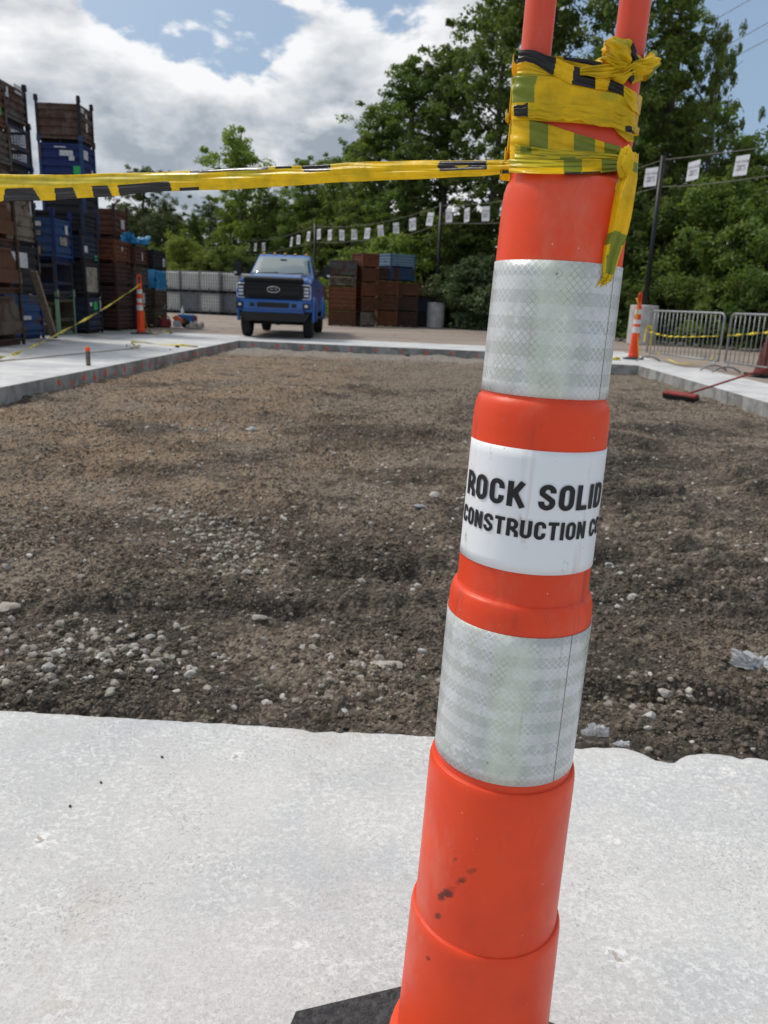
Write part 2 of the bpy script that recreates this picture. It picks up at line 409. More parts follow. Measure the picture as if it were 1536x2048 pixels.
# ================================================================== DIRT
TRK = ((1.15, 3.2), (3.3, 6.2))
def dirt_h(x, y):
    h = -.205 + .06 * np.exp(-((y - 1.8) / .9) ** 2)
    h = h + .075 * (fbm(x * .9 + 4, y * .9, 4) - .5) + .12 * (fbm(x * 3.1, y * 3.1 + 9, 5, .62) - .5)
    c = 1 - worley(x * 16 + 2 * fbm(x * 9, y * 9, 2), y * 16)
    r = fbm(x * 2.3 + 7, y * 2.3, 3)                       # cloddy areas against smoothed ones
    rough = np.clip((r - .34) * 4.2, .38, 1)
    h = h + .045 * rough * (fbm(x * 7 + 1, y * 7, 4, .62) - .5) + rough * (.022 * np.clip(c, 0, 1) + .014 * (1 - worley(x * 45, y * 45)) + .030 * (fbm(x * 24, y * 24, 4, .65) - .5)) + .006 * (1 - worley(x * 80 + 5, y * 80))
    # crawler track prints
    for (cx, wid, sl) in ((1.75, .26, .10), (2.85, .26, .10)):
        d = (x - cx - sl * (y - 4)) / wid
        w = np.clip(1.3 - np.abs(d), 0, .3) / .3 * np.clip((y - 2.9) / .5, 0, 1) * np.clip((7.5 - y) / 1.5, 0, 1) * (.4 + .6 * fbm(x * 2, y * 2 + 3, 2))
        h = h + w * .058 * np.sin(y * 2 * math.pi / .16 + 1.5 * fbm(x * 3, y * 3, 2) * 2)
    # long ruts and scraped ridges left by the machine
    for (x0, y0, dx, dy, wd, am) in ((.4, 7.4, 1, .10, .16, .07), (1.2, 8.6, 1, -.06, .14, .06), (-3.6, 5.2, 1, .16, .12, .035), (-1.6, 2.75, 1, .22, .07, .030), (.5, 2.35, 1, -.18, .06, .030), (-2.4, 8.2, 1, .05, .15, .04), (-.2, 3.5, 1, .3, .09, .035)):
        L = math.hypot(dx, dy); q = ((x - x0) * -dy + (y - y0) * dx) / L + .12 * (fbm(x * 1.7 + x0, y * 1.7, 3) - .5); a = ((x - x0) * dx + (y - y0) * dy) / L
        w = np.clip((a + .3) / .4, 0, 1) * np.clip((2.6 - a) / .6, 0, 1)
        h = h + 1.25 * w * am * (np.exp(-((q - wd) / wd) ** 2 * 1.6) - np.exp(-((q + wd * .3) / wd) ** 2 * 1.6))
    return h
def dirt_mat():
    mt, t, b = newmat('disturbed_soil'); co = t.node('ShaderNodeTexCoord').outputs['Object']
    x, y, z = t.sep(co)
    wet = (.072, .061, .050); dry = (.25, .205, .16); warm = (.36, .25, .16); pale = (.26, .225, .19)
    f = t.ramp(t.m('ADD', t.noise(co, .75, 6, .62), t.m('MULTIPLY', y, .013)), .48, .64)
    c = t.mix(f, wet, dry)
    wl = t.m('MULTIPLY', t.ramp(x, 1.2, -2.2), t.ramp(y, 3.0, 5.5))
    c = t.mix(t.m('MULTIPLY', t.m('MULTIPLY', wl, t.ramp(t.noise(co, 1.1, 5, .6), .34, .6)), .75), c, warm)
    dk = t.m('MULTIPLY', t.ramp(x, .4, 2.0), t.ramp(t.noise(t.scale(co, (.6, 1.4, 1)), 1.2, 5, .65), .42, .58))
    dk = t.m('MULTIPLY', dk, t.ramp(y, 10.5, 8.0))
    c = t.mix(t.m('MULTIPLY', dk, .75), c, (.068, .060, .053))
    dk2 = t.m('MULTIPLY', t.ramp(t.noise(t.scale(t.vm('ADD', co, (8, 1, 0)), (.7, 1.9, 1)), 2.1, 6, .7), .54, .64), t.ramp(y, 1.0, 4.0))
    c = t.mix(t.m('MULTIPLY', dk2, .7), c, (.066, .055, .046))
    pl = t.ramp(t.noise(t.scale(t.vm('ADD', co, (2, 5, 0)), (1, 1.5, 1)), 2.6, 7, .7), .60, .70)
    c = t.mix(t.m('MULTIPLY', pl, .42), c, pale)
    wco = t.vm('ADD', co, t.scale(t.noise(co, 45, 2, .6, 0, True), (.012, .012, .012)))
    c1 = t.sep(t.vor(wco, 70, 'F1', 'Color'))[0]; c2_ = t.sep(t.vor(wco, 24, 'F1', 'Color'))[1]
    gv_ = t.m('ADD', t.m('MULTIPLY', c1, .62), t.m('MULTIPLY', c2_, .38))
    c = t.mix(t.m('MULTIPLY', t.ramp(gv_, .55, .15), .62), c, (.034, .029, .024))  # dark crumb tones, also standing in for shade in the crevices
    c = t.mix(t.m('MULTIPLY', t.ramp(gv_, .55, .95), .5), c, (.33, .28, .225))
    sp = t.m('MULTIPLY', t.ramp(t.vor(co, 75), .24, .14), t.ramp(t.noise(co, 40, 2), .55, .63))
    c = t.mix(t.m('MULTIPLY', sp, .7), c, (.36, .33, .29))
    edge = t.ramp(t.m('ADD', y, t.m('MULTIPLY', t.noise(co, 3, 4), 1.0)), 17.4, 18.6)
    c = t.mix(t.m('MULTIPLY', edge, .75), c, (.33, .30, .27))
    t._in(b.inputs['Base Color'], c); b.inputs['Roughness'].default_value = .95; b.inputs['Specular IOR Level'].default_value = .15
    hh = t.m('ADD', t.noise(co, 60, 4, .7), t.m('MULTIPLY', t.m('SUBTRACT', 1, t.vor(wco, 70)), .8))
    hh = t.m('ADD', hh, t.m('MULTIPLY', t.m('SUBTRACT', 1, t.vor(co, 28)), 1.4))
    t._in(b.inputs['Normal'], t.bump(hh, 1.0, .016)); return mt
M_dirt = dirt_mat()
xs = np.concatenate([np.arange(-4.75, -2.6, .035), np.arange(-2.6, -1.5, .014), np.arange(-1.5, 1.6, .0052), np.arange(1.6, 2.9, .014), np.arange(2.9, 5.3, .035)])
ys = [1.70]
while ys[-1] < 19.8: ys.append(ys[-1] + .0029 * ys[-1])
ys = np.array(ys); X, Y = np.meshgrid(xs, ys); Z = dirt_h(X, Y)
nx, ny = len(xs), len(ys); I = np.arange(nx * ny).reshape(ny, nx)
F = np.stack([I[:-1, :-1], I[:-1, 1:], I[1:, 1:], I[1:, :-1]], -1).reshape(-1, 4)
tag(link('dirt', npmesh('dirt', np.stack([X, Y, Z], -1).reshape(-1, 3), F, M_dirt, True)), kind='structure')

# --- loose lumps of soil and gravel (uncountable)
def ico(sub):
    bm = bmesh.new(); bmesh.ops.create_icosphere(bm, subdivisions=sub, radius=1)
    v = np.array([p.co[:] for p in bm.verts]); f = np.array([[q.index for q in p.verts] for p in bm.faces]); bm.free(); return v, f
ICO1 = ico(1); ICO2 = ico(2); ICO3 = ico(3)
def lump_variants(base, k, rough=.25, flat=.75, ang=False):
    out = []
    for i in range(k):
        v = base.copy(); dirs = rng.normal(size=(7, 3)); dirs /= np.linalg.norm(dirs, axis=1)[:, None]
        for d in dirs:
            s_ = v @ d; lim = rng.uniform(.45, .85) if ang else rng.uniform(.7, 1.0)
            over = np.clip(s_ - lim, 0, None); v = v - over[:, None] * d * (.85 if ang else .6)
        v *= 1 + rough * (rng.random((len(v), 1)) - .5) * (.4 if ang else 1)
        v *= np.array([1, rng.uniform(.65, 1), flat * rng.uniform(.7, 1)]); out.append(v)
    return out
def scatter(name, pts, sizes, var, faces, mat, label, cat, lift=.25, smooth=True):
    n = len(pts); nv = len(var[0]); V = np.empty((n, nv, 3)); pick = rng.integers(0, len(var), n); VA = np.array(var)
    a = rng.uniform(0, 6.283, n); ca, sa = np.cos(a), np.sin(a); B = VA[pick]
    V[..., 0] = (B[..., 0] * ca[:, None] - B[..., 1] * sa[:, None]) * sizes[:, None] + pts[:, :1]
    V[..., 1] = (B[..., 0] * sa[:, None] + B[..., 1] * ca[:, None]) * sizes[:, None] + pts[:, 1:2]
    V[..., 2] = B[..., 2] * sizes[:, None] + (dirt_h(pts[:, 0], pts[:, 1]) + sizes * lift)[:, None]
    F = (faces[None] + (np.arange(n) * nv)[:, None, None]).reshape(-1, 3)
    return tag(link(name, npmesh(name, V.reshape(-1, 3), F, mat, smooth)), label, cat, kind='stuff')
def fan(n, y0, y1, pw=1.0, xm=.62):
    """positions with density falling with distance"""
    u = rng.random(n); y = y0 * (y1 / y0) ** (u ** pw); x = (rng.random(n) * 2 - 1) * xm * y
    ok = (x > -4.6 + (y - 1.1) * .044) & (x < 4.6 + .03 * y - .0) & (y < 19.3); return np.stack([x[ok], y[ok]], 1)
def island_mat(name, cols, rough=.9, bump=.5, bs=160):
    mt, t, b = newmat(name); co = t.node('ShaderNodeTexCoord').outputs['Object']
    r = t.node('ShaderNodeNewGeometry').outputs['Random Per Island']
    cr_ = t.node('ShaderNodeValToRGB', {0: r}); cr_.color_ramp.elements[0].color = cols[0] + (1,); cr_.color_ramp.elements[1].color = cols[-1] + (1,)
    for i, c in enumerate(cols[1:-1]): e = cr_.color_ramp.elements.new((i + 1) / (len(cols) - 1)); e.color = c + (1,)
    c = t.mix(t.m('MULTIPLY', t.ramp(t.noise(co, 55, 4, .6), .4, .65), .45), cr_.outputs[0], (.10, .08, .062))
    t._in(b.inputs['Base Color'], c); b.inputs['Roughness'].default_value = rough; b.inputs['Specular IOR Level'].default_value = .2
    t._in(b.inputs['Normal'], t.bump(t.noise(co, bs, 4, .6), bump, .002)); return mt
M_clod = island_mat('soil_clods', [(.080, .067, .054), (.14, .117, .094), (.105, .087, .070), (.20, .168, .136)], .97, .9)
M_grav = island_mat('pale_gravel', [(.27, .245, .205), (.43, .40, .355), (.21, .18, .145), (.58, .56, .52), (.33, .30, .26), (.18, .15, .12)], .85, .5)
def jag(base, k, amp):
    out = []
    for i in range(k):
        v = lump_variants(base, 1, .12, .9, True)[0]; o_ = rng.uniform(0, 50)
        n_ = fbm(v[:, 0] * 1.6 + o_ + v[:, 2] * 1.3, v[:, 1] * 1.6 + o_ * .7 - v[:, 2], 4, .65) - .5; out.append(v * (1 + amp * n_)[:, None])
    return out
vs = jag(ICO2[0], 16, 1.5); notrk = lambda p: ~((np.abs(p[:, 0] - 1.75 - .10 * (p[:, 1] - 4)) < .3) & (p[:, 1] > 3.3) & (p[:, 1] < 6.8) & (rng.random(len(p)) > .25))
p = fan(15000, 1.9, 4.6, .9); k = fbm(p[:, 0] * 2.3 + 7, p[:, 1] * 2.3, 3); p = p[k + rng.normal(0, .07, len(k)) > .42]; p = p[notrk(p)]
scatter('soil_clods', p, .0030 + .0125 * rng.random(len(p)) ** 3.2, vs, ICO2[1], M_clod, 'loose dark crumbs and clods of soil in the pit', 'soil', .15, False)
vs1 = jag(ICO1[0], 14, 1.2)
p = fan(85000, 1.95, 12, .85); k = fbm(p[:, 0] * 2.3 + 7, p[:, 1] * 2.3, 3); p = p[k + rng.normal(0, .10, len(k)) > .40]; p = p[notrk(p)]
scatter('soil_crumbs', p, (.0016 + .0050 * rng.random(len(p)) ** 2) * (1 + p[:, 1] * .16), vs1, ICO1[1], M_clod, 'fine crumbled soil over the pit floor', 'soil', .2, False)
gv = jag(ICO2[0], 20, .9)
pts = [fan(1500, 1.9, 5, .9), fan(4200, 3.2, 19, .9)]; sz = [.002 + .012 * rng.random(len(pts[0])) ** 3, .005 + .020 * rng.random(len(pts[1])) ** 2.5]
for px, py, spx, spy, n, smin, smax in [
        (450, 1065, 60, 25, 420, .006, .024), (475, 1120, 34, 22, 200, .006, .022), (340, 1010, 50, 14, 120, .008, .03), (430, 850, 45, 6, 110, .012, .03),
        (60, 1045, 70, 25, 150, .007, .018), (90, 1320, 90, 40, 300, .005, .026), (250, 1330, 90, 30, 190, .005, .026), (300, 1200, 120, 40, 70, .006, .014),
        (720, 1385, 60, 34, 230, .004, .021), (1305, 1405, 38, 32, 90, .005, .024), (770, 950, 40, 16, 60, .01, .022), (830, 900, 60, 14, 60, .01, .022),
        (540, 1190, 80, 40, 50, .007, .014), (1270, 1190, 40, 25, 24, .006, .014), (1480, 800, 60, 14, 130, .012, .03), (1230, 770, 60, 8, 60, .015, .03),
        (500, 720, 120, 6, 160, .015, .035), (700, 723, 200, 5, 180, .015, .035), (1250, 860, 60, 10, 50, .01, .025), (640, 780, 120, 12, 120, .012, .028),
        (520, 855, 50, 8, 70, .012, .028), (100, 900, 120, 30, 90, .009, .02), (780, 1400, 40, 30, 60, .005, .012), (230, 790, 120, 10, 100, .014, .03)]:
    q = []
    for _ in range(int(n * 1.35)):
        g_ = G(px + random.gauss(0, spx * 1.0) * (1 + random.random()), py + random.gauss(0, spy * .95) * (1 + .6 * random.random()), -.18)
        if 1.85 < g_.y < 19.3 and abs(g_.x) < 4.9: q.append((g_.x, g_.y))
    q = np.array(q); pts.append(q); sz.append(smin * .6 + (smax * .95 - smin * .6) * rng.random(len(q)) ** 3.0)
scatter('gravel', np.concatenate(pts), np.concatenate(sz), gv, ICO2[1], M_grav, 'scattered pale gravel and crushed stone on the soil', 'gravel', .0, False)

# --- the larger pieces one can point to
def rock_mesh(seed, sx, sy, sz, base=ICO3):
    r_ = np.random.default_rng(seed); v = base[0].copy()
    for d in r_.normal(size=(11, 3)):
        d /= np.linalg.norm(d); s_ = v @ d; over = np.clip(s_ - r_.uniform(.5, .85), 0, None); v = v - over[:, None] * d * .92
    v = v * (1 + .05 * (r_.random((len(v), 1)) - .5)); return v * np.array([sx, sy, sz])
M_chunk = island_mat('broken_concrete', [(.38, .365, .34), (.46, .45, .43)], .9, .8, 70)
M_slate = island_mat('blue_grey_stone', [(.26, .29, .31), (.30, .33, .35)], .8, .5, 60)
M_cake = island_mat('caked_mortar', [(.34, .31, .27), (.40, .365, .32)], .95, .8, 60)
rocks = [
    (838, 1013, .055, .028, .016, M_slate, 'flat blue grey stone lying apart left of the orange channelizer post'),
    (870, 990, .045, .03, .026, M_chunk, 'grey rock just behind the flat blue grey stone'),
    (99, 1335, .027, .022, .02, M_chunk, 'round pale stone among gravel at the lower left of the dirt'),
    (225, 1308, .065, .04, .012, M_cake, 'flat cake of dried mortar left of centre near the slab edge'),
    (300, 1325, .06, .03, .016, M_cake, 'long brownish chunk beside the cake of dried mortar'),
    (770, 1330, .085, .03, .010, M_cake, 'thin pale mortar slab in front of the standing straw'),
    (842, 1306, .026, .02, .02, M_chunk, 'pale square stone at the right end of the thin mortar slab'),
    (15, 1213, .05, .035, .02, M_cake, 'pale chunk of mortar cut by the left edge of the photo'),
    (356, 1384, .02, .016, .013, M_chunk, 'egg shaped pebble lying alone above the slab edge'),
    (620, 1213, .045, .018, .010, M_cake, 'narrow pale flake of mortar in mid dirt'),
    (515, 1235, .04, .024, .014, M_cake, 'pale lump left of the narrow mortar flake'),
    (1265, 1193, .03, .02, .016, M_chunk, 'light angular stone right of the lower reflective band'),
    (1218, 1128, .03, .018, .014, M_chunk, 'pale stone close to the right side of the company sticker'),
    (1330, 1385, .03, .022, .016, M_cake, 'tan stone in the gravel hollow to the right of the post'),
    (1300, 1432, .026, .02, .018, M_chunk, 'pale rock at the bottom of the gravel hollow'),
    (505, 858, .07, .045, .03, M_chunk, 'white broken lump in the far left dirt'),
]
for i, (px, py, a, b_, c, mt, lab) in enumerate(rocks):
    g_ = G(px, py, -.17); z = float(dirt_h(np.array([g_.x]), np.array([g_.y]))[0]); g_ = G(px, py, z + c * .6)
    o = link('rock', npmesh('rock', rock_mesh(40 + i, a, b_, c), ICO3[1], mt, False), None, (g_.x, g_.y, z + c * .55)); o.rotation_euler.z = random.uniform(-.4, .4)
    tag(o, lab, 'rock', 'loose rocks on the dirt')
st = G(775, 1315, -.15)
s_ = MB(); s_.tube([st + Vector((0, 0, -.01)), st + Vector((.002, 0, .02)), st + Vector((.008, 0, .045)), st + Vector((.006, 0.002, .062))], [.0018, .0016, .0013, .0008], 6)
tag(s_.build('straw', simple('dry_straw', (.55, .50, .40), .8)), 'thin pale straw standing upright in the dirt', 'straw')
# specks of gravel on the near slab, individually placed
M_speck = simple('dark_grit', (.07, .06, .05), .9)
for i, (px, py, lab) in enumerate([(324, 1514, 'dark crumb on the near slab, nearest the pit of the crumbs at left'), (202, 1565, 'dark crumb on the near slab, larger of the left pair'),
                   (140, 1612, 'dark crumb on the near slab, closest to the left edge'), (1140, 1545, 'tiny dark crumb on the slab right of the post')]):
    g_ = G(px, py, .004); o = link('crumb', npmesh('crumb', rock_mesh(80 + i, .0042, .0036, .003, ICO2), ICO2[1], M_speck, True), None, (g_.x, g_.y, .0045)); tag(o, lab, 'grit', 'crumbs on the near slab')

# ================================================================== CHANNELIZER POSTS
PROF = [(.112, .035), (.113, .060), (.1125, .100), (.1105, .110), (.1060, .1145), (.1030, .1135), (.1012, .118), (.1005, .150), (.0985, .240), (.0972, .300), (.0968, .317), (.0960, .3235), (.0942, .3285), (.0924, .3300), (.0914, .3285), (.0910, .332),
        (.0908, .345), (.0899, .44), (.0894, .530), (.0888, .5385), (.0872, .5455), (.0854, .5480), (.0842, .5465), (.0834, .549), (.0831, .556), (.0829, .64), (.0826, .745), (.0820, .756), (.0803, .7645), (.0782, .7690), (.0766, .7690),
        (.0755, .7700), (.0750, .776), (.0744, .85), (.0739, .958), (.0733, .970), (.0718, .9795), (.0697, .9855), (.0682, .9865), (.0673, .9875), (.0669, .992), (.0662, 1.05), (.0652, 1.13), (.0644, 1.180), (.0634, 1.192), (.0612, 1.200), (.0590, 1.2035)]
POST = Vector((.1445, .830, 0))                      # foot of the near post, the axis leans a touch
PROT = (-.019, .025, 0)
from mathutils import Euler
MI_ = (Matrix.Translation(POST) @ Euler(PROT).to_matrix().to_4x4()).inverted()
def orange_mat(name, near=False):
    mt, t, b = newmat(name); co = t.node('ShaderNodeTexCoord').outputs['Object']
    c = t.mix(t.ramp(t.noise(co, 6, 5, .6), .35, .7), (.80, .062, .011), (.66, .050, .013))
    rough = .42
    if near:
        x, y, z = t.sep(co)
        top = t.ramp(z, 1.14, 1.26)
        c = t.mix(t.m('MULTIPLY', top, .55), c, (.52, .075, .045))          # the handle has faded duller
        dust = t.ramp(t.noise(t.scale(co, (1, 1, .5)), 9, 6, .7), .50, .72)
        c = t.mix(t.m('MULTIPLY', dust, .30), c, (.60, .27, .19))
        # vertical scuffs under the sticker and rubber marks lower down
        sc = t.ramp(t.noise(t.scale(co, (60, 60, 3.5)), 1.0, 3, .6), .60, .72)
        zm = t.m('MULTIPLY', t.ramp(z, .72, .76), t.ramp(z, .99, .95))
        c = t.mix(t.m('MULTIPLY', t.m('MULTIPLY', sc, zm), .42), c, (.20, .05, .03))
        def mark(px, py, Y, rad, dark=.85, streak=(9, 9, 22)):
            for _ in range(14):
                p = AT(px, py, Y); ax = (POST.x + .025 * p.z, POST.y + .019 * p.z); rr0 = float(np.interp(p.z, [q_[1] for q_ in PROF], [q_[0] for q_ in PROF]))
                dx_ = p.x - ax[0]; Y = ax[1] - max(1e-6, rr0 * rr0 - dx_ * dx_) ** .5
            p = tuple(MI_ @ AT(px, py, Y))
            df = t.vm('SUBTRACT', co, p); al = t.vm('DOT_PRODUCT', df, (.80, 0, .60)); l2 = t.vm('DOT_PRODUCT', df, df)
            q = t.m('SQRT', t.m('MAXIMUM', t.m('SUBTRACT', l2, t.m('MULTIPLY', t.m('MULTIPLY', al, al), .94)), 0.0))
            n = t.noise(t.scale(co, streak), 2.2, 4, .7)
            return t.m('MULTIPLY', t.ramp(t.m('ADD', q, t.m('MULTIPLY', t.m('SUBTRACT', n, .5), rad * 3.2)), rad, rad * .35), dark)
        mk = mark(893, 1784, .79, .0085); mk = t.m('MAXIMUM', mk, mark(884, 1790, .79, .006)); 
        for a in ((922, 1763, .79, .0050, .7), (911, 1718, .79, .0035, .6), (874, 1832, .795, .0055, .75), (856, 1918, .795, .005, .7), (948, 1740, .79, .004, .4)):
            mk = t.m('MAXIMUM', mk, mark(*a))
        c = t.mix(mk, c, (.035, .012, .010))
        s1 = t.noise(t.scale(t.vm('ADD', co, t.scale(t.noise(co, 5, 3, .6, 0, True), (.06, .06, .06))), (1, 1, 1.5)), 16, 2, .5)
        scr = t.m('MULTIPLY', t.ramp(t.m('ABSOLUTE', t.m('SUBTRACT', s1, .5)), .0035, .001), t.ramp(t.noise(t.vm('ADD', co, (4, 4, 4)), 11, 3), .54, .62))
        c = t.mix(t.m('MULTIPLY', scr, .28), c, (.28, .05, .03))
        sm = t.ramp(t.noise(t.scale(t.vm('ADD', co, (2, 2, 2)), (1, 1, .22)), 22, 6, .72), .60, .74)
        c = t.mix(t.m('MULTIPLY', sm, .30), c, (.38, .045, .025))
        spk = t.m('MULTIPLY', t.ramp(t.vor(co, 70), .085, .05), t.ramp(t.noise(co, 25, 2), .56, .6))
        c = t.mix(t.m('MULTIPLY', spk, .8), c, (.22, .15, .13))
        spw = t.m('MULTIPLY', t.ramp(t.vor(t.vm('ADD', co, (3, 1, 2)), 60), .06, .03), t.ramp(t.noise(co, 18, 2), .5, .56))
        c = t.mix(t.m('MULTIPLY', spw, .6), c, (.8, .55, .48))
        rough = t.m('ADD', t.m('MULTIPLY', t.noise(co, 30, 5, .65), .22), .30)
        t._in(b.inputs['Normal'], t.bump(t.m('ADD', t.noise(co, 26, 4, .6), t.m('MULTIPLY', t.noise(t.scale(co, (1, 1, .25)), 160, 3), .15)), .12, .004))
        b.inputs['Subsurface Weight'].default_value = .05; b.inputs['Subsurface Radius'].default_value = (.02, .004, .002); b.inputs['Subsurface Scale'].default_value = .5
    t._in(b.inputs['Base Color'], c); t._in(b.inputs['Roughness'], rough); return mt
M_or = orange_mat('orange_plastic', True); M_or2 = orange_mat('orange_plastic_far')
M_rub = simple('black_rubber', (.040, .041, .044), .9, c2=(.095, .097, .10), nscale=90, bump=.9, bscale=160)

def sheet_mat():
    """prismatic reflective sheeting: diamond cells, faint pressed bars, dirt specks, one overlap seam"""
    mt, t, b = newmat('reflective_sheeting')
    uv = t.node('ShaderNodeTexCoord').outputs['UV']; u, v, _ = t.sep(uv)
    co = t.node('ShaderNodeTexCoord').outputs['Object']
    wob = t.m('MULTIPLY', t.m('SUBTRACT', t.noise(co, 30, 2), .5), .10)
    P = .0078
    a = t.m('ADD', t.m('DIVIDE', t.m('ADD', u, v), P), wob); c_ = t.m('SUBTRACT', t.m('DIVIDE', t.m('SUBTRACT', u, v), P), wob)
    la = t.m('ABSOLUTE', t.m('SUBTRACT', t.m('FRACT', a), .5)); lb = t.m('ABSOLUTE', t.m('SUBTRACT', t.m('FRACT', c_), .5))
    line = t.ramp(t.m('MAXIMUM', la, lb), .40, .455)
    cell = t.node('ShaderNodeTexWhiteNoise', {0: t.comb(t.m('FLOOR', a), t.m('FLOOR', c_), 0)}, noise_dimensions='3D').outputs['Value']
    # pressed horizontal bars, alternate on the two sides of a soft centre column
    bar = t.m('GREATER_THAN', t.m('FRACT', t.m('DIVIDE', v, .0262)), .5)
    cen = t.ramp(t.m('ABSOLUTE', t.m('ADD', u, t.m('MULTIPLY', t.m('SUBTRACT', t.noise(co, 14, 4), .5), .022))), .028, .014)
    base = t.mix(bar, (.56, .58, .60), (.44, .465, .47))
    base = t.mix(t.m('MULTIPLY', cen, .55), base, (.60, .66, .52))
    tint = t.ramp(t.noise(t.scale(co, (1, 1, .5)), 26, 4, .6), .42, .62)
    base = t.mix(t.m('MULTIPLY', tint, .3), base, (.50, .55, .46))
    fl = t.m('MULTIPLY', t.m('GREATER_THAN', cell, .80), t.ramp(t.noise(co, 24, 3), .50, .62))
    base = t.mix(t.m('MULTIPLY', fl, .35), base, (.74, .78, .82))
    base = t.mix(t.m('MULTIPLY', line, .75), base, t.mix(tint, (.74, .76, .76), (.33, .32, .30)))
    sp = t.m('MULTIPLY', t.ramp(t.vor(co, 75), .13, .08), t.ramp(t.noise(co, 30, 2), .60, .64))
    base = t.mix(t.m('MULTIPLY', sp, .8), base, (.12, .09, .07))
    drip = t.ramp(t.noise(t.scale(co, (90, 90, 5)), 1.0, 4, .6), .64, .74)
    base = t.mix(t.m('MULTIPLY', drip, .35), base, (.36, .30, .24))
    wv = t.m('MULTIPLY', t.m('SUBTRACT', t.noise(co, 120, 2), .5), .0012)
    seam = t.ramp(t.m('ABSOLUTE', t.m('SUBTRACT', t.m('ADD', u, wv), t.m('ADD', .0655, 0.0))), .0011, .0004)
    base = t.mix(t.m('MULTIPLY', seam, .85), base, (.13, .08, .05))
    t._in(b.inputs['Base Color'], base); b.inputs['Roughness'].default_value = .28; b.inputs['Metallic'].default_value = .1
    t._in(b.inputs['Roughness'], t.m('ADD', t.m('MULTIPLY', cell, .12), .24))
    t._in(b.inputs['Normal'], t.bump(t.m('ADD', line, t.m('MULTIPLY', t.noise(co, 45, 2), .5)), .16, .001))
    return mt
M_sheet = sheet_mat()
def label_mat():
    mt, t, b = newmat('white_vinyl'); co = t.node('ShaderNodeTexCoord').outputs['Object']
    st = t.ramp(t.noise(t.scale(co, (70, 70, 3)), 1.0, 4, .6), .55, .70)
    c = t.mix(t.m('MULTIPLY', st, .5), (.74, .76, .79), (.50, .45, .40))
    gr = t.ramp(t.noise(t.scale(co, (1, 1, .6)), 30, 6, .75), .62, .74)
    c = t.mix(t.m('MULTIPLY', gr, .8), c, (.34, .27, .21))
    sp = t.m('MULTIPLY', t.ramp(t.vor(co, 130), .12, .07), t.ramp(t.noise(co, 38, 2), .60, .64)); c = t.mix(sp, c, (.16, .10, .08))
    t._in(b.inputs['Base Color'], c); b.inputs['Roughness'].default_value = .38; return mt
M_vinyl = label_mat()
M_ink = simple('black_lettering', (.012, .012, .014), .5, c2=(.05, .045, .04), nscale=60, lo=.6, hi=.8)

def curved_sheet(name, mat, z0, z1, r0, r1, a0, a1, parent, n=96, facing=0.0):
    """part of a cylinder wall, angles from the side that faces the viewer; uv in metres"""
    nz = 12; V = []; F = []; UV = []
    for j in range(nz + 1):
        k = j / nz; z = z0 + (z1 - z0) * k; r = r0 + (r1 - r0) * k
        for i in range(n + 1):
            a = a0 + (a1 - a0) * i / n; th = a + facing - math.pi / 2
            V.append((r * math.cos(th), r * math.sin(th), z)); UV.append((a * r0, z - z0))
    for j in range(nz):
        for i in range(n): F.append((j * (n + 1) + i, j * (n + 1) + i + 1, (j + 1) * (n + 1) + i + 1, (j + 1) * (n + 1) + i))
    me = D.meshes.new(name); me.from_pydata(V, [], F); me.materials.append(mat)
    ul = me.uv_layers.new(name='UVMap')
    for l in me.loops: ul.data[l.index].uv = UV[l.vertex_index]
    me.polygons.foreach_set('use_smooth', [True] * len(F))
    o = D.objects.new(name, me); COL.objects.link(o); o.parent = parent
    md = o.modifiers.new('thickness', 'SOLIDIFY'); md.thickness = .0008; md.offset = -1
    return o
def text_mesh(body, size, xs=1.0, bold=.02, space=1.0):
    cu = D.curves.new('lettering', 'FONT'); cu.body = body; cu.size = size; cu.offset = bold * size; cu.space_character = space
    cu.align_x = 'CENTER'; cu.resolution_u = 3
    o = D.objects.new('lettering', cu); COL.objects.link(o)
    bpy.context.view_layer.update()
    me = D.meshes.new_from_object(o.evaluated_get(bpy.context.evaluated_depsgraph_get())); D.objects.remove(o)
    for v in me.vertices: v.co.x *= xs
    return me

# profile (radius, z) of the body, measured ring by ring
NECK = [(1.2035, .0590, .0590, 2.0), (1.207, .0588, .0500, 2.15), (1.211, .0590, .0400, 2.4), (1.219, .0596, .0300, 2.8), (1.232, .0602, .0215, 3.0), (1.255, .0604, .0170, 3.4), (1.285, .0604, .0160, 3.4)]
def neck_th(z): return float(np.interp(z, [q[0] for q in NECK], [q[2] for q in NECK]))
def arms_top(mb, z_arch=1.50, n=28):
    """neck lofted from the round body into a flat panel and two handle tubes joined by an arch"""
    secs = NECK
    vs = []; fs = []; N = 48
    for z, hx, hy, e in secs:
        for k in range(N):
            a = 2 * math.pi * k / N; c, s_ = math.cos(a), math.sin(a)
            vs.append((math.copysign(abs(c) ** (2 / e), c) * hx, math.copysign(abs(s_) ** (2 / e), s_) * hy, z))
    for i in range(len(secs) - 1):
        for k in range(N): fs.append((i * N + k, i * N + (k + 1) % N, (i + 1) * N + (k + 1) % N, (i + 1) * N + k))
    fs.append(tuple((len(secs) - 1) * N + k for k in range(N)))
    mb.add(vs, fs, 0, True)
    def arm(sx):
        pts = [(sx * .0455, 0, 1.268), (sx * .0455, 0, 1.29), (sx * .0457, 0, 1.33), (sx * .0459, 0, z_arch - .06)]
        return pts
    L = arm(-1); Rr = arm(1); arch = []
    for i in range(1, 10):
        a = math.pi - math.pi * i / 10; arch.append((.0459 * math.cos(a), 0, z_arch - .05 + .045 * math.sin(a)))
    mb.tube(L + arch + list(reversed(Rr)), [.0152] * (len(L) + len(arch) + len(Rr)), 20)

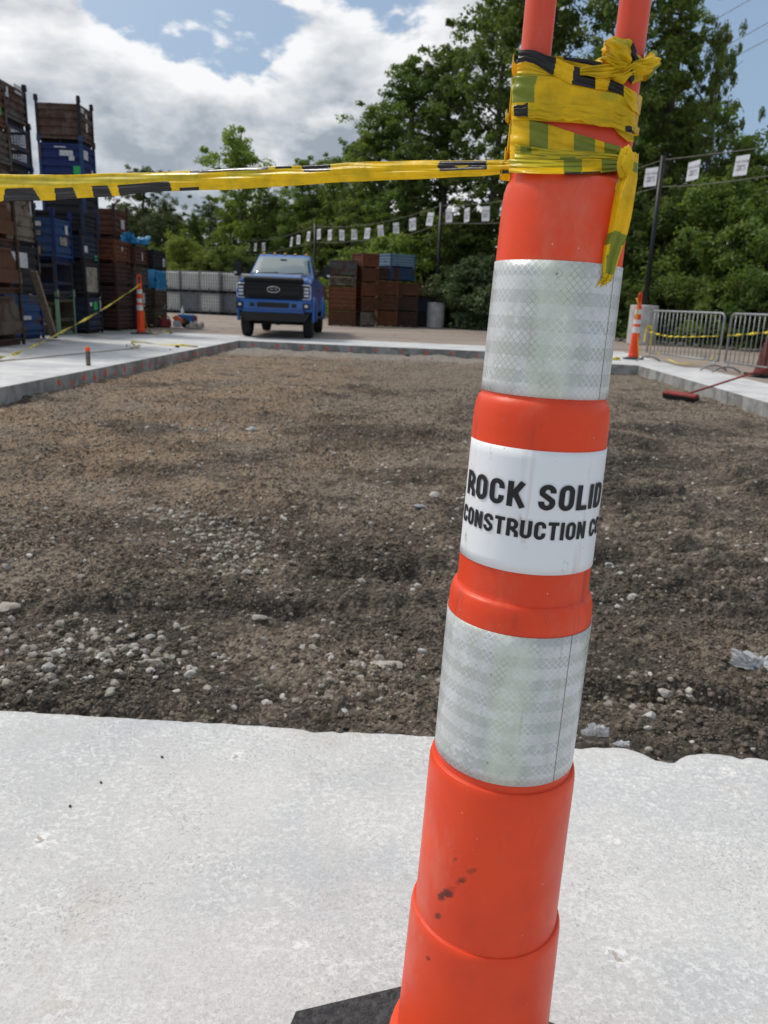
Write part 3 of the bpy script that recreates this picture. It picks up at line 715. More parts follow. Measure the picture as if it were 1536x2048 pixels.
post = thing('channelizer', 'large orange channelizer post with a company sticker, wound with caution tape in the foreground', 'channelizer', POST)
post.rotation_euler = PROT
FACE = R(-10)
b_ = MB(); b_.lathe(PROF, 128, cap=False); arms_top(b_); b_.build('body', M_or, post, smooth=None)
# rubber base: an octagonal mat, seen behind the post
b_ = MB(); poly = [(x - POST.x, y - POST.y) for x, y in ((-.104, .924), (-.135, .80), (-.09, .665), (.11, .605), (.33, .665), (.385, .79), (.335, .912), (.115, 1.001))][::-1]
b_.prism(poly, .004, .032); b_.lathe([(.16, .030), (.150, .045), (.118, .050), (.112, .05)], 48)
bo = b_.build('rubber_base', M_rub, post, bevel=.006)
curved_sheet('reflective_band', M_sheet, .991, 1.124, .0680, .0664, R(-180), R(180), post, 160, FACE)
curved_sheet('reflective_band', M_sheet, .557, .737, .0843, .0838, R(-180), R(180), post, 160, FACE)
curved_sheet('sticker', M_vinyl, .806, .938, .0760, .0748, R(-77), R(118), post, 96, FACE)
def wrap_text(body, cap, width, z, rad, a_mid, name, bold, space=1.0, slope=0.0):
    me = text_mesh(body, cap / .70, 1.0, bold, space)
    x0 = min(v.co.x for v in me.vertices); x1 = max(v.co.x for v in me.vertices); k = width / (x1 - x0)
    bm = bmesh.new(); bm.from_mesh(me)
    for i in range(5):
        ed_ = [e for e in bm.edges if e.calc_length() > .004]
        if ed_: bmesh.ops.subdivide_edges(bm, edges=ed_, cuts=1)
    bmesh.ops.triangulate(bm, faces=bm.faces)
    for v in bm.verts:
        s_ = (v.co.x - x0) * k - width / 2; th = a_mid + s_ / rad + FACE - math.pi / 2
        zz = z + v.co.y; v.co = Vector((rad * math.cos(th), rad * math.sin(th), zz))
    bm.to_mesh(me); bm.free(); me.materials.clear(); me.materials.append(M_ink); me.name = name
    return me
def glyph(ch):
    """heavy condensed capitals as centre lines; returns (advance width, [polylines])"""
    W = {'I': .22, '.': .22, 'L': .50, 'K': .66, 'T': .56, ' ': .22}.get(ch, .60); a = .11; rx = W / 2 - a; ry = .20
    def arc(cx, cy, r1, r2, t0, t1, n=9): return [(cx + r1 * math.cos(R(t0 + (t1 - t0) * i / n)), cy + r2 * math.sin(R(t0 + (t1 - t0) * i / n))) for i in range(n + 1)]
    top, bo_ = 1 - .085 - ry, .085 + ry; c = W / 2
    if ch == 'O': p = arc(c, top, rx, ry, 0, 180) + arc(c, bo_, rx, ry, 180, 360); return W, [p + [p[0]]]
    if ch == 'C': return W, [[(W - a, .64)] + arc(c, top, rx, ry, 0, 180) + arc(c, bo_, rx, ry, 180, 360) + [(W - a, .37)]]
    if ch == 'S': return W, [[(W - a, .68)] + arc(c, top, rx, ry, 0, 180) + [(a + .01, .63), (c, .505), (W - a - .01, .37)] + arc(c, bo_, rx, ry, 0, -180) + [(a, .33)]]
    if ch == 'U': return W, [[(a, 1.0)] + arc(c, bo_, rx, ry, 180, 360) + [(W - a, 1.0)]]
    if ch == 'D': return W, [[(a, 0), (a, 1)], [(a, .915), (c - .02, .915)] + arc(c - .02, .715, rx + .02, .2, 90, 0) + arc(c - .02, .285, rx + .02, .2, 0, -90) + [(a, .085)]]
    if ch == 'R': return W, [[(a, 0), (a, 1)], [(a, .915), (c, .915)] + arc(c, .695, rx, .22, 90, -90) + [(a, .475)], [(c - .02, .46), (W - a + .03, .25), (W - a + .045, 0)]]
    if ch == 'K': return W, [[(a, 0), (a, 1)], [(a + .06, .40), (W - a - .02, 1)], [(c - .06, .56), (W - a + .02, 0)]]
    if ch == 'L': return W, [[(a, 0), (a, 1)], [(a, .09), (W, .09)]]
    if ch == 'I': return W, [[(a, 0), (a, 1)]]
    if ch == 'N': return W, [[(a, 0), (a, 1)], [(W - a, 0), (W - a, 1)], [(a, .95), (W - a, .05)]]
    if ch == 'T': return W, [[(0, .915), (W, .915)], [(c, 0), (c, .9)]]
    if ch == '.': return W, [[(a, 0), (a, .2)]]
    return W, []
def wrap_letters(body, cap, width, z, rad, a_mid, gap=.13):
    x = 0; strokes = []
    for ch in body:
        w_, pl = glyph(ch)
        for p in pl:
            q = [p[0]]
            for c0, c1 in zip(p, p[1:]):
                n = max(1, int(math.dist(c0, c1) / .08))
                for i in range(1, n + 1): q.append((c0[0] + (c1[0] - c0[0]) * i / n, c0[1] + (c1[1] - c0[1]) * i / n))
            strokes.append([(x + u, v) for u, v in q])
        x += w_ + gap
    tot = x - gap; kx = width / tot; V = []; F = []; hw = .104
    for si, q in enumerate(strokes):
        n = len(q); o = len(V); closed = math.dist(q[0], q[-1]) < 1e-6
        for i, (u, v) in enumerate(q):
            p0 = q[i - 1] if i else (q[-2] if closed else q[0]); p1 = q[i + 1] if i < n - 1 else (q[1] if closed else q[-1])
            dx, dy = p1[0] - p0[0], p1[1] - p0[1]; L = math.hypot(dx, dy) or 1; nx_, ny_ = -dy / L, dx / L
            for sg in (1, 0, -1):
                s_ = (u + nx_ * hw * sg) * kx - width / 2; zz = z + (v + ny_ * hw * sg * .92) * cap
                th = a_mid + s_ / rad + FACE - math.pi / 2; r2 = rad + (si % 4) * .00005
                V.append((r2 * math.cos(th), r2 * math.sin(th), zz))
            if i: 
                for j in (0, 1): F.append((o + (i - 1) * 3 + j, o + i * 3 + j, o + i * 3 + j + 1, o + (i - 1) * 3 + j + 1))
    return npmesh('lettering', np.array(V), np.array(F), M_ink, True)
stk = [o for o in post.children if o.name.startswith('sticker')][0]
link('lettering', wrap_letters('ROCK SOLID', .0268, .1870, .8770, .0763, R(1.0), .10), stk)
link('lettering', wrap_letters('CONSTRUCTION CO.', .0192, .2060, .8450, .0764, R(4.5), .09), stk)

# ---- smaller copies in the distance: same kind of post, fewer vertices
def far_post(label, loc, rz):
    p_ = thing('channelizer', label, 'channelizer', loc, rz, 'orange channelizer posts at the far side')
    sc_ = 1.0
    b1 = MB(); pr = [(r_, z) for r_, z in PROF]; b1.lathe(pr, 20, cap=False); arms_top(b1); b1.build('body', M_or2, p_)
    b1 = MB(); b1.prism(poly, .004, .032); b1.lathe([(.16, .030), (.150, .045), (.118, .050)], 20); b1.build('rubber_base', M_rub, p_)
    for z0, z1, r0 in ((.60, .737, .0845), (.80, .90, .0765), (1.02, 1.13, .0682)):
        b1 = MB(); b1.lathe([(r0, z0), (r0, z1)], 20, cap=False); b1.build('reflective_band', M_white, p_)
    return p_
M_white = simple('white_paint', (.66, .67, .68), .45, c2=(.5, .5, .5), nscale=20)

# ================================================================== CAUTION TAPE
def tape_mat(name, c, tr=.35):
    mt, t, b = newmat(name); co = t.node('ShaderNodeTexCoord').outputs['Object']
    cc = t.mix(t.ramp(t.noise(co, 40, 5, .65), .35, .7), c, tuple(q * .78 for q in c))
    sc = t.ramp(t.noise(t.scale(co, (20, 60, 120)), 2, 4, .7), .66, .74)
    cc = t.mix(t.m('MULTIPLY', sc, .30), cc, tuple(min(1, q * .4 + .38) for q in c))
    t._in(b.inputs['Base Color'], cc); b.inputs['Roughness'].default_value = .30
    b.inputs['Transmission Weight'].default_value = 0
    fold = t.m('ADD', t.noise(t.scale(co, (1, 1, 1.5)), 30, 5, .6, .8), t.m('MULTIPLY', t.noise(co, 160, 4, .6), .3))
    t._in(b.inputs['Normal'], t.bump(fold, .28, .004))
    tl = t.node('ShaderNodeBsdfTranslucent', {'Color': cc}); mx = t.node('ShaderNodeMixShader', {0: tr})
    o = t.n['Material Output']; t.l.new(b.outputs[0], mx.inputs[1]); t.l.new(tl.outputs[0], mx.inputs[2]); t.l.new(mx.outputs[0], o.inputs[0])
    return mt
T_Y = tape_mat('yellow_tape', (.98, .74, .02), .5); T_K = tape_mat('black_tape_print', (.016, .015, .017), .05); T_O = tape_mat('olive_tape_back', (.26, .31, .035), .3)
T_G = tape_mat('double_layer_tape', (.68, .55, .025), .25)
TM = [T_Y, T_K, T_O, T_G]
def interp(pts, x):
    return float(np.interp(x, [p[0] for p in pts], [p[1] for p in pts]))
def grid_mesh(name, P, mi, parent, thick=.0004):
    """P: [nu][nv] points"""
    P = np.array([[tuple(q) for q in r_] for r_ in P]); nu, nv = P.shape[:2]
    I = np.arange(nu * nv).reshape(nu, nv)
    F = np.stack([I[:-1, :-1], I[1:, :-1], I[1:, 1:], I[:-1, 1:]], -1).reshape(-1, 4)
    me = npmesh(name, P.reshape(-1, 3), F, TM, True, np.array(mi).reshape(-1))
    o = link(name, me, parent); md = o.modifiers.new('thickness', 'SOLIDIFY'); md.thickness = thick; md.offset = 0
    return o
HW, TH = .0610, .0165
def axis_at(z): return Vector((POST.x + .025 * z, POST.y + .019 * z, z))
def wrap(name, top, bot, off, marks, parent, nv=26, nu=170, wr=.0007, seed=0, back=True, pleats=3, bulge=0.0, jag=.0):
    """band round the two handle tubes; top/bot give its front edges as (photo x, photo y) pairs"""
    rs = np.random.default_rng(seed); xl, xr = top[0][0], top[-1][0]
    P = []; MI = []; ph = rs.random(8) * 6
    fu = [(i / (nu - 1)) for i in range(nu)]
    def front(px, py, o_):
        Y = POST.y + .019 * 1.27 - TH - o_
        for _ in range(5):
            p = AT(px, py, Y); ax = axis_at(p.z); q = min(1, abs(p.x - ax.x) / (HW + o_ + .0005)); th = neck_th(p.z); e = 2.6 if th > .022 else 4
            Y = ax.y - (th + o_) * (1 - q ** e) ** (1 / 2.2)
        return AT(px, py, Y)
    ends = []
    for i, u in enumerate(fu):
        px = xl + (xr - xl) * (.5 - .5 * math.cos(math.pi * u)) ; row = []
        jt = jag * 3 * (vnoise(np.array([px * .09 + seed]), np.array([1.]))[0] - .5); jb = jag * 3 * (vnoise(np.array([px * .08 + seed]), np.array([9.]))[0] - .5)
        yt, yb = interp(top, px) + jt, interp(bot, px) + jb
        for j in range(nv):
            v = j / (nv - 1); py = yt + (yb - yt) * v
            o_ = off + wr * (math.sin(v * pleats * 6.28 + ph[0] + px * .02) + .8 * math.sin(v * pleats * 11 - px * .035 + ph[1]) + .5 * math.sin(px * .09 + v * 7 + ph[2])) * (1.0 if 0 < j < nv - 1 else .3) + bulge * math.sin(math.pi * v)
            row.append(front(px, py, o_))
        P.append(row)
        if i < nu - 1:
            for j in range(nv - 1):
                v = (j + .5) / (nv - 1); MI.append(marks(px, v, yt + (yb - yt) * v))
    if back:
        last, first = P[-1], P[0]; nb = 26
        for i in range(1, nb + 1):
            k = i / nb; row = []
            for j in range(nv):
                a, c = last[j], first[j]; z = a.z + (c.z - a.z) * k; ax = axis_at(z)
                ang = math.pi * k; e = 4
                xx = math.cos(ang); yy = math.sin(ang)
                row.append(Vector((ax.x + math.copysign(abs(xx) ** (2 / e), xx) * (HW + off + .001), ax.y + yy ** (2 / e) * (neck_th(z) + off), z)))
            P.append(row); MI += [0] * (nv - 1)
    return grid_mesh(name, P, MI, parent)
tape = thing('caution_tape', 'yellow and black caution tape wound round the near post and stretched out to the left', 'caution tape', (0, 0, 0))
def blocks(lst, default=0):
    def f(px, v, py):
        for x0, x1, v0, v1, m_ in lst:
            if x0 <= px <= x1 and v0 <= v <= v1: return m_
        return default
    return f
# lowest wide turn with the olive back of the print
wrap('wrap', [(1019, 387), (1058, 390), (1096, 395), (1130, 407), (1155, 417), (1185, 424), (1212, 430), (1238, 434), (1252, 448)][0:0] or
     [(1020, 240), (1058, 239), (1096, 248), (1153, 267), (1211, 285), (1238, 292), (1256, 306)], [(1017, 322), (1100, 326), (1200, 328), (1256, 330)], .0022,
     blocks([(1058, 1095, 0, 1, 2), (1147, 1188, 0, 1, 2), (1208, 1240, 0, .9, 2)]), tape, seed=3, wr=.0007, pleats=2)
# narrow folds above the outgoing span
wrap('wrap', [(1030, 288), (1040, 291), (1110, 300), (1180, 303), (1232, 309), (1250, 318)], [(1020, 322), (1100, 325), (1180, 323), (1236, 322), (1250, 330)], .0042,
     lambda px, v, py: 2 if (1040 < px < 1062 and v < .5) or (1120 < px < 1150 and v > .5) else 3, tape, seed=5, nv=16, wr=.0008)
wrap('wrap', [(1018, 318), (1100, 321), (1180, 317), (1240, 320), (1252, 326)], [(1018, 345), (1100, 348), (1180, 347), (1240, 342), (1252, 340)], .0060,
     lambda px, v, py: (1 if (v > .86 and (1128 < px < 1160 or 1162 < px < 1200)) else 2 if 1127 < px < 1162 or 1202 < px < 1240 else 3 if (px < 1127 and v < .55) else 0), tape, seed=6, nv=18, wr=.0007)
# broad middle turn, folded over near its lower edge
wrap('wrap', [(1023, 155), (1034, 152), (1076, 152), (1110, 152), (1150, 165), (1184, 178), (1235, 185), (1256, 198), (1268, 212)],
     [(1021, 240), (1062, 240), (1096, 243), (1150, 246), (1211, 252), (1250, 262), (1266, 258)], .0040,
     lambda px, v, py: (2 if (px < 1074 - (py - 152) * .28 and py < 174 and px > 1027) else 2 if (1026 < px < 1068 and 174 <= py < 205) and v < .7 else 3 if px < 1075 - (py - 150) * .2 and py < 205 else 3 if (1200 < px < 1235 and v < .25) else 0), tape, seed=8, wr=.0007, pleats=2.2)
wrap('wrap', [(1026, 210), (1034, 207), (1055, 207), (1170, 212), (1220, 222), (1255, 236), (1264, 243)],
     [(1026, 234), (1054, 234), (1100, 238), (1160, 243), (1215, 254), (1256, 262), (1266, 262)], .0068,
     lambda px, v, py: 1 if px < 1055 and px > 1028 else (1 if px > 1250 and v > .6 else 0), tape, seed=9, nv=14, wr=.0006, jag=2)
wrap('wrap', [(1225, 240), (1240, 252), (1262, 256), (1267, 262)], [(1225, 252), (1238, 268), (1256, 283), (1262, 284)], .003, blocks([(1250, 1275, 0, .3, 1)]), tape, seed=12, nv=10, nu=40, back=False)
# top turn: printed side out
wrap('wrap', [(1037, 101), (1052, 99), (1070, 101), (1092, 110), (1108, 114), (1145, 131), (1188, 143), (1220, 158), (1250, 172), (1270, 183)],
     [(1035, 126), (1050, 122), (1072, 128), (1100, 147), (1110, 151), (1142, 168), (1190, 178), (1215, 180), (1245, 190), (1266, 222)], .0052,
     lambda px, v, py: 1 if (px < 1109 - (v - .5) * 6) or (1143 + (1 - v) * 4 < px < 1190) or (1214 + (1 - v) * 6 < px < 1247) else 0, tape, seed=14, wr=.0006, pleats=1.6)
wrap('wrap', [(1034, 128), (1056, 121), (1072, 130), (1100, 146), (1112, 150)], [(1032, 152), (1060, 152), (1080, 152), (1100, 151), (1112, 152)], .0030,
     lambda px, v, py: 3 if v > .7 else 0, tape, seed=15, nv=12, nu=60, back=False)
wrap('wrap', [(1108, 112), (1128, 114), (1170, 118), (1200, 124), (1218, 130)], [(1108, 119), (1128, 126), (1160, 138), (1200, 148), (1240, 152)], -.006,
     lambda px, v, py: 1 if v < .42 and px > 1126 else 0, tape, seed=17, nv=12, nu=60, back=False)
wrap('wrap', [(1160, 137), (1190, 131), (1215, 128), (1240, 126)], [(1172, 150), (1200, 156), (1225, 153), (1245, 146)], .008,
     lambda px, v, py: 0, tape, seed=18, nv=16, nu=60, back=False, wr=.0012)
wrap('wrap', [(1235, 178), (1256, 184), (1270, 190)], [(1238, 194), (1256, 205), (1268, 226)], .0025, blocks([(1246, 1262, .25, .8, 1)]), tape, seed=19, nv=10, nu=40, back=False)
# crumpled loop tied round the right hand tube
def ring(cx, cy, r_, tilt, wz, seed, marks, sq=.55, nu=120, nv=22):
    rs = np.random.default_rng(seed); c = AT(cx, cy, POST.y + .018); P = []; MI = []
    for i in range(nu + 1):
        a = 2 * math.pi * i / nu; row = []
        for j in range(nv):
            v = j / (nv - 1) - .5
            rr_ = r_ * (1 + .16 * math.sin(3 * a + seed) + .10 * math.sin(7 * a + v * 9)) * (1.02 - 1.1 * v * v) + .0011 * math.sin(v * 26 + a * 2)
            w = wz * (1 + .3 * math.sin(2 * a + seed * 2))
            p = Vector((rr_ * math.cos(a), rr_ * math.sin(a) * 1.05, v * w + math.cos(a) * tilt + .0015 * math.sin(5 * a + seed)))
            row.append(c + p)
        P.append(row)
        if i < nu:
            for j in range(nv - 1): MI.append(marks(a, j / (nv - 1)))
    return grid_mesh('wrap', P, MI, tape)
ring(1243, 122, .0200, -.010, .024, 2, lambda a, v: 1 if 4.95 < a < 5.4 else (3 if v > .7 and a > 4 and a < 4.9 else 0))
ring(1262, 146, .0225, .007, .018, 4, lambda a, v: 0 if (a < 5.6) else 2)
ring(1232, 137, .0190, -.004, .012, 7, lambda a, v: 1 if (5.9 < a or a < .25) else 0)
# the outgoing span: a twisted, half folded ribbon running left
sp_top = [(-420, 334), (-200, 343), (0, 348), (110, 350), (240, 346), (330, 344), (440, 338), (560, 332), (610, 332), (700, 325), (790, 322), (880, 321), (960, 321), (1010, 320), (1060, 318), (1130, 320)]
sp_bot = [(-420, 396), (-200, 402), (0, 403), (110, 400), (200, 394), (240, 391), (330, 382), (440, 380), (560, 373), (700, 363), (790, 360), (880, 356), (960, 352), (1010, 347), (1060, 347), (1130, 348)]
def span_Y(px):   # distance grows along the line to the next post out of frame
    return float(np.interp(px, [-420, 0, 300, 700, 1000, 1060, 1130], [1.52, 1.27, 1.12, .965, .860, .834, .826]))
P = []; MI = []; nu, nv = 760, 30
for i in range(nu):
    px = 1125 - (1125 + 420) * i / (nu - 1); row = []; yt, yb = interp(sp_top, px), interp(sp_bot, px)
    for j in range(nv):
        v = j / (nv - 1); w = yb - yt
        z = .0045 * math.sin(math.pi * v) + .0010 * math.sin(v * 15 + px * .013) + .0006 * math.sin(v * 31 - px * .03)
        row.append(AT(px, yt + w * v + .5 * math.sin(px * .05 + v * 3), span_Y(px) - z))
    P.append(row)
    if i < nu - 1:
        for j in range(nv - 1):
            v = (j + .5) / (nv - 1); m_ = 0; sk = px - (v - .75) * 22
            if v > .50 and px < 410 and (12 - (v - .5) * 10 < px < 66 + (v - .5) * 34 or 110 + (v - .5) * 6 < px < 146 + (v - .5) * 20 or 184 + (v - .5) * 10 < px < 216 + (v - .5) * 20 or 236 + (v - .5) * 10 < px < 340 + (v-.5)*10 or (360 < px < 400 and v > .84)): m_ = 1
            elif px < 380 and v > .58 and v < .62 : m_ = 0
            elif v < .13 and (380 < px < 538 or 552 < px < 585): m_ = 1
            elif 603 + v * 20 < px < 662 and v < .36: m_ = 1
            elif 876 + abs(v - .3) * 20 < px < 974 + abs(v - .2) * 6 and .02 < v < .60: m_ = 0 if (abs(px - 925) < 16 * (1 - (v - .3) / .22) and .30 < v < .46) else 1
            elif 1032 < px < 1076 - v * 5 and .30 < v < .95: m_ = 1
            elif px > 1000 and v > .75 and (1002 < px < 1030): m_ = 1
            elif px < 600 and v < .40 and vnoise(np.array([px * .012]), np.array([2.]))[0] > .48 and v > .1: m_ = 3
            MI.append(m_)
grid_mesh('span', P, MI, tape, .0005)
# hanging tail
tl_l = [(306, 1262), (325, 1256), (341, 1252), (360, 1236), (385, 1226), (415, 1217), (466, 1208), (490, 1199), (520, 1195), (553, 1199), (565, 1190), (584, 1183)]
tl_r = [(306, 1277), (325, 1276), (360, 1274), (400, 1268), (436, 1262), (470, 1254), (500, 1243), (545, 1229), (560, 1222), (572, 1205), (584, 1185)]
P = []; MI = []; nu, nv = 150, 40
for i in range(nu):
    py = 306 + (584 - 306) * i / (nu - 1); xl, xr = interp(tl_l, py), interp(tl_r, py); row = []
    if py > 545: xl += 2.5 * math.sin(py * .9); xr += 2.5 * math.sin(py * 1.1)
    for j in range(nv):
        v = j / (nv - 1); k = min(1, (py - 306) / 90)
        dz = .0020 * math.sin(v * 11 + py * .008) * k + .0006 * math.sin(v * 29 + py * .02) + .009 * math.sin(math.pi * v) * (.6 + .4 * k)
        row.append(AT(xl + (xr - xl) * v, py + 2 * math.sin(v * 9), .800 - dz + .012 * (1 - k)))
    P.append(row)
    if i < nu - 1:
        for j in range(nv - 1):
            v = (j + .5) / (nv - 1); px = xl + (xr - xl) * v
            m_ = 0
            if py < 324: m_ = 1 if v < .25 else 0
            elif py < 342 and v > .35: m_ = 2
            elif v < .35 and py < 352: m_ = 1
            elif 462 + 10 * abs(v - .45) < py < 488 and px > 1203: m_ = 2
            elif 484 < py < 548 and px > 1222 - (py - 486) * .2 and px < 1243 - (py - 486) * .2 and v < .93: m_ = 2
            elif 510 < py < 548 and px < 1224 and px > 1213: m_ = 2
            elif 476 < py < 494 and px < 1206: m_ = 2
            MI.append(m_)
grid_mesh('tail', P, MI, tape, .0006)
kv, kf = ico(4); kp = AT(1252, 325, .8); kn = 1 + .7 * (fbm(kv[:, 0] * 2.2 + kv[:, 2] + 3, kv[:, 1] * 2.2 + 1, 4) - .5)
link('knot', npmesh('knot', kv * kn[:, None] * np.array([.0075, .007, .014]) + np.array(tuple(kp)), kf, TM, False, [1 if 10 < (i * 7 % 97) < 12 else 0 for i in range(len(kf))]), tape)

# ================================================================== LITTER NEAR THE PIT EDGE
np.seterr(invalid='ignore')
def crumple(name, mat, label, loc, sx, sy, sz, seed, cat='plastic bag', grp=None):
    r_ = np.random.default_rng(seed); v, f = ico(5)
    th = np.arctan2(v[:, 1], v[:, 0])
    rad = 1 + .20 * np.sin(2 * th + seed) + .10 * np.sin(3 * th + seed * 2)
    fo = 1.6 * (fbm(v[:, 0] * 1.3 + seed, v[:, 1] * 1.3 + v[:, 2], 3) - .5)
    n1 = np.abs(fbm(v[:, 0] * 2.6 + fo + seed, v[:, 1] * 2.6 - v[:, 2] * 1.2 + fo, 4, .5) - .5) * 2
    n2 = fbm(v[:, 0] * 1.2 + seed * 2, v[:, 1] * 1.2 + 4, 2)
    k = .70 + .75 * n1
    v = np.stack([v[:, 0] * rad * k * sx, v[:, 1] * rad * k * sy, np.where(v[:, 2] > 0, np.abs(v[:, 2]) ** .8 * (.35 + 1.5 * np.clip(n2 - .3, 0, 1)) + .95 * n1, v[:, 2] * .1) * sz], 1)
    o = link(name, npmesh(name, v, f, mat, False), None, loc); return tag(o, label, cat, grp)
def bag_mat(name, blue):
    mt, t, b = newmat(name); co = t.node('ShaderNodeTexCoord').outputs['Object']
    c = t.mix(t.ramp(t.noise(co, 16, 5, .65), .5, .68), (.46, .47, .48), (.24, .21, .17))
    c = t.mix(t.m('MULTIPLY', t.ramp(t.noise(t.vm('ADD', co, (3, 0, 0)), 14, 3, .5, 1), .60, .66), .8), c, blue)
    t._in(b.inputs['Base Color'], c); b.inputs['Roughness'].default_value = .35
    t._in(b.inputs['Normal'], t.bump(t.noise(co, 60, 5, .7, .8), .7, .006)); return mt
MBG = bag_mat('dirty_plastic_film', (.10, .20, .45))
g_ = G(1512, 1326, -.15); crumple('plastic_bag', MBG, 'dirty white and blue plastic bag lying in the dirt at the right edge', (g_.x + .03, g_.y, g_.z - .015), .095, .060, .045, 3)
g_ = G(1192, 1474, -.01); crumple('plastic_bag', MBG, 'small grey crumpled plastic scrap on the broken slab edge right of the post', (g_.x, g_.y + .02, -.012), .034, .018, .022, 8)
g_ = G(1245, 1494, -.01); crumple('plastic_bag', MBG, 'thin torn end of plastic on the slab edge, right of the crumpled scrap', (g_.x + .0, g_.y + .008, -.008), .026, .010, .008, 5)

# ================================================================== STEEL STACKING BINS (left yard row and the group behind the truck)
def crate(w, d, h, kind, mat, postmat, label, loc, rz=0.0, group=None, stickers=(), post_up=.10, nrib=4, post_w=.07, foot=.11, mat_front=None):
    """origin at the middle of the base; +x is the side seen from the pit, -y the side facing the camera"""
    root = thing('steel_bin', label, 'steel bin', loc, rz, group)
    hx, hy = w / 2, d / 2; b1 = MB(); z0, z1 = foot, h - .03; T = .035
    if kind in ('rib', 'open', 'drop'):
        # walls: pressed horizontal ribs with a top rail and a bottom rail
        def wall(axis, sgn, z_a, z_b, n):
            hh = (z_b - z_a) / n; L = (w if axis == 'y' else d) - post_w
            prof = []
            for i in range(n):
                za = z_a + i * hh
                prof += [(0.0, za), (0.0, za + hh * .28), (.028, za + hh * .42), (.028, za + hh * .86), (0.0, za + hh)]
            vs = []; fs = []
            for s_ in (-1, 1):
                for o_, z in prof:
                    off = (hx if axis == 'x' else hy) - .045 + o_
                    vs.append((sgn * off, s_ * L / 2, z) if axis == 'x' else (s_ * L / 2, sgn * off, z))
            n_ = len(prof)
            for i in range(n_ - 1): fs.append((i, i + 1, n_ + i + 1, n_ + i))
            b1.add(vs, fs)
            # inner skin
            off = (hx if axis == 'x' else hy) - .06
            if axis == 'x': b1.bx(*sorted((sgn * off, sgn * (off - .004))), -L / 2, L / 2, z_a, z_b)
            else: b1.bx(-L / 2, L / 2, *sorted((sgn * off, sgn * (off - .004))), z_a, z_b)
            r0, r1 = sorted((sgn * (off - .01), sgn * (off + .055)))
            for zz in (z_b - .03, z_a - .02):
                if axis == 'x': b1.bx(r0, r1, -L / 2, L / 2, zz, zz + .05)
                else: b1.bx(-L / 2, L / 2, r0, r1, zz, zz + .05)
        if kind == 'open':
            for ax_, sg in (('x', -1), ('y', 1)): wall(ax_, sg, z0, z1, nrib)
            for zz in (z0, z0 + (z1 - z0) * .30, z1 - .05): b1.bx(hx - .07, hx - .01, -hy + post_w, hy - post_w, zz, zz + .07)
            wall('y', -1, z0, z0 + (z1 - z0) * .30, 2)
            b1.bx(-hx + post_w, hx - post_w, -hy + .01, -hy + .06, z1 - .12, z1 - .05)
        else:
            for ax_, sg in (('x', -1), ('x', 1), ('y', -1), ('y', 1)): wall(ax_, sg, z0, z1, nrib)
    elif kind == 'mesh':
        for ax_ in 'xy':
            for sg in (-1, 1):
                off = sg * ((hx if ax_ == 'x' else hy) - .03); L = (d if ax_ == 'x' else w) / 2 - post_w
                def bar(a0, a1, za, zb, th=.006):
                    if ax_ == 'x': b1.bx(off - th, off + th, a0, a1, za, zb)
                    else: b1.bx(a0, a1, off - th, off + th, za, zb)
                mid = z0 + (z1 - z0) * .44
                bar(-L, L, z1 - .05, z1, .02); bar(-L, L, mid - .04, mid + .04, .02); bar(-L, L, z0 - .01, z0 + .06, .02)
                k = int(2 * L / .055)
                for i in range(1, k): bar(-L + 2 * L * i / k - .004, -L + 2 * L * i / k + .004, z0 + .06, z1 - .05)
                for i in range(1, int((z1 - z0) / .055)): bar(-L, L, z0 + i * .055 - .003, z0 + i * .055 + .003)
                if ax_ == 'x' and sg == 1: bar(-L, -L + .35, z1 - .30, z1 - .05, .008); bar(L - .08, L, z0, z1, .012); bar(-L, -L + .3, z0, mid, .009)
    elif kind == 'hopper':
        # self tipping hopper: side plates with a raked nose, folded plate body
        for sg in (-1, 1):
            x0 = sg * (hx - .04); pl = [(-hy + .03, z0 + .12), (-hy + .03, z1), (hy * .55, z1), (hy - .03, z0 + (z1 - z0) * .62), (hy - .03, z0 + .12)]
            vs = [(x0, y, z) for y, z in pl] + [(x0 - sg * .012, y, z) for y, z in pl]; n_ = 5
            b1.add(vs, [tuple(range(n_)), tuple(reversed(range(n_, 2 * n_)))] + [(i, (i + 1) % n_, n_ + (i + 1) % n_, n_ + i) for i in range(n_)])
            b1.bx(min(x0, x0 + sg * .03), max(x0, x0 + sg * .03), -hy + .03, hy - .03, z0 + .10, z0 + .34)
            b1.bx(min(x0, x0 + sg * .035), max(x0, x0 + sg * .035), -hy + .03, hy * .55, z1 - .05, z1)
        b1.bx(-hx + .05, hx - .05, -hy + .02, -hy + .05, z0, z1); b1.bx(-hx + .05, hx - .05, hy * .5, hy * .53, z0, z1 * .8)
    b1.bx(-hx + .03, hx - .03, -hy + .03, hy - .03, z0 - .012, z0 + .012)                    # floor
    b1.build('bin_body', mat, root)
    # fork runners under the floor
    b2 = MB()
    for sx in (-hx + .10, 0, hx - .10): b2.bx(sx - .035, sx + .035, -hy + .08, hy - .08, .004, z0 - .014)
    b2.bx(-hx + .08, hx - .08, -hy + .12, -hy + .18, .03, .06); b2.bx(-hx + .08, hx - .08, hy - .18, hy - .12, .03, .06)
    b2.build('runner_frame', postmat, root)
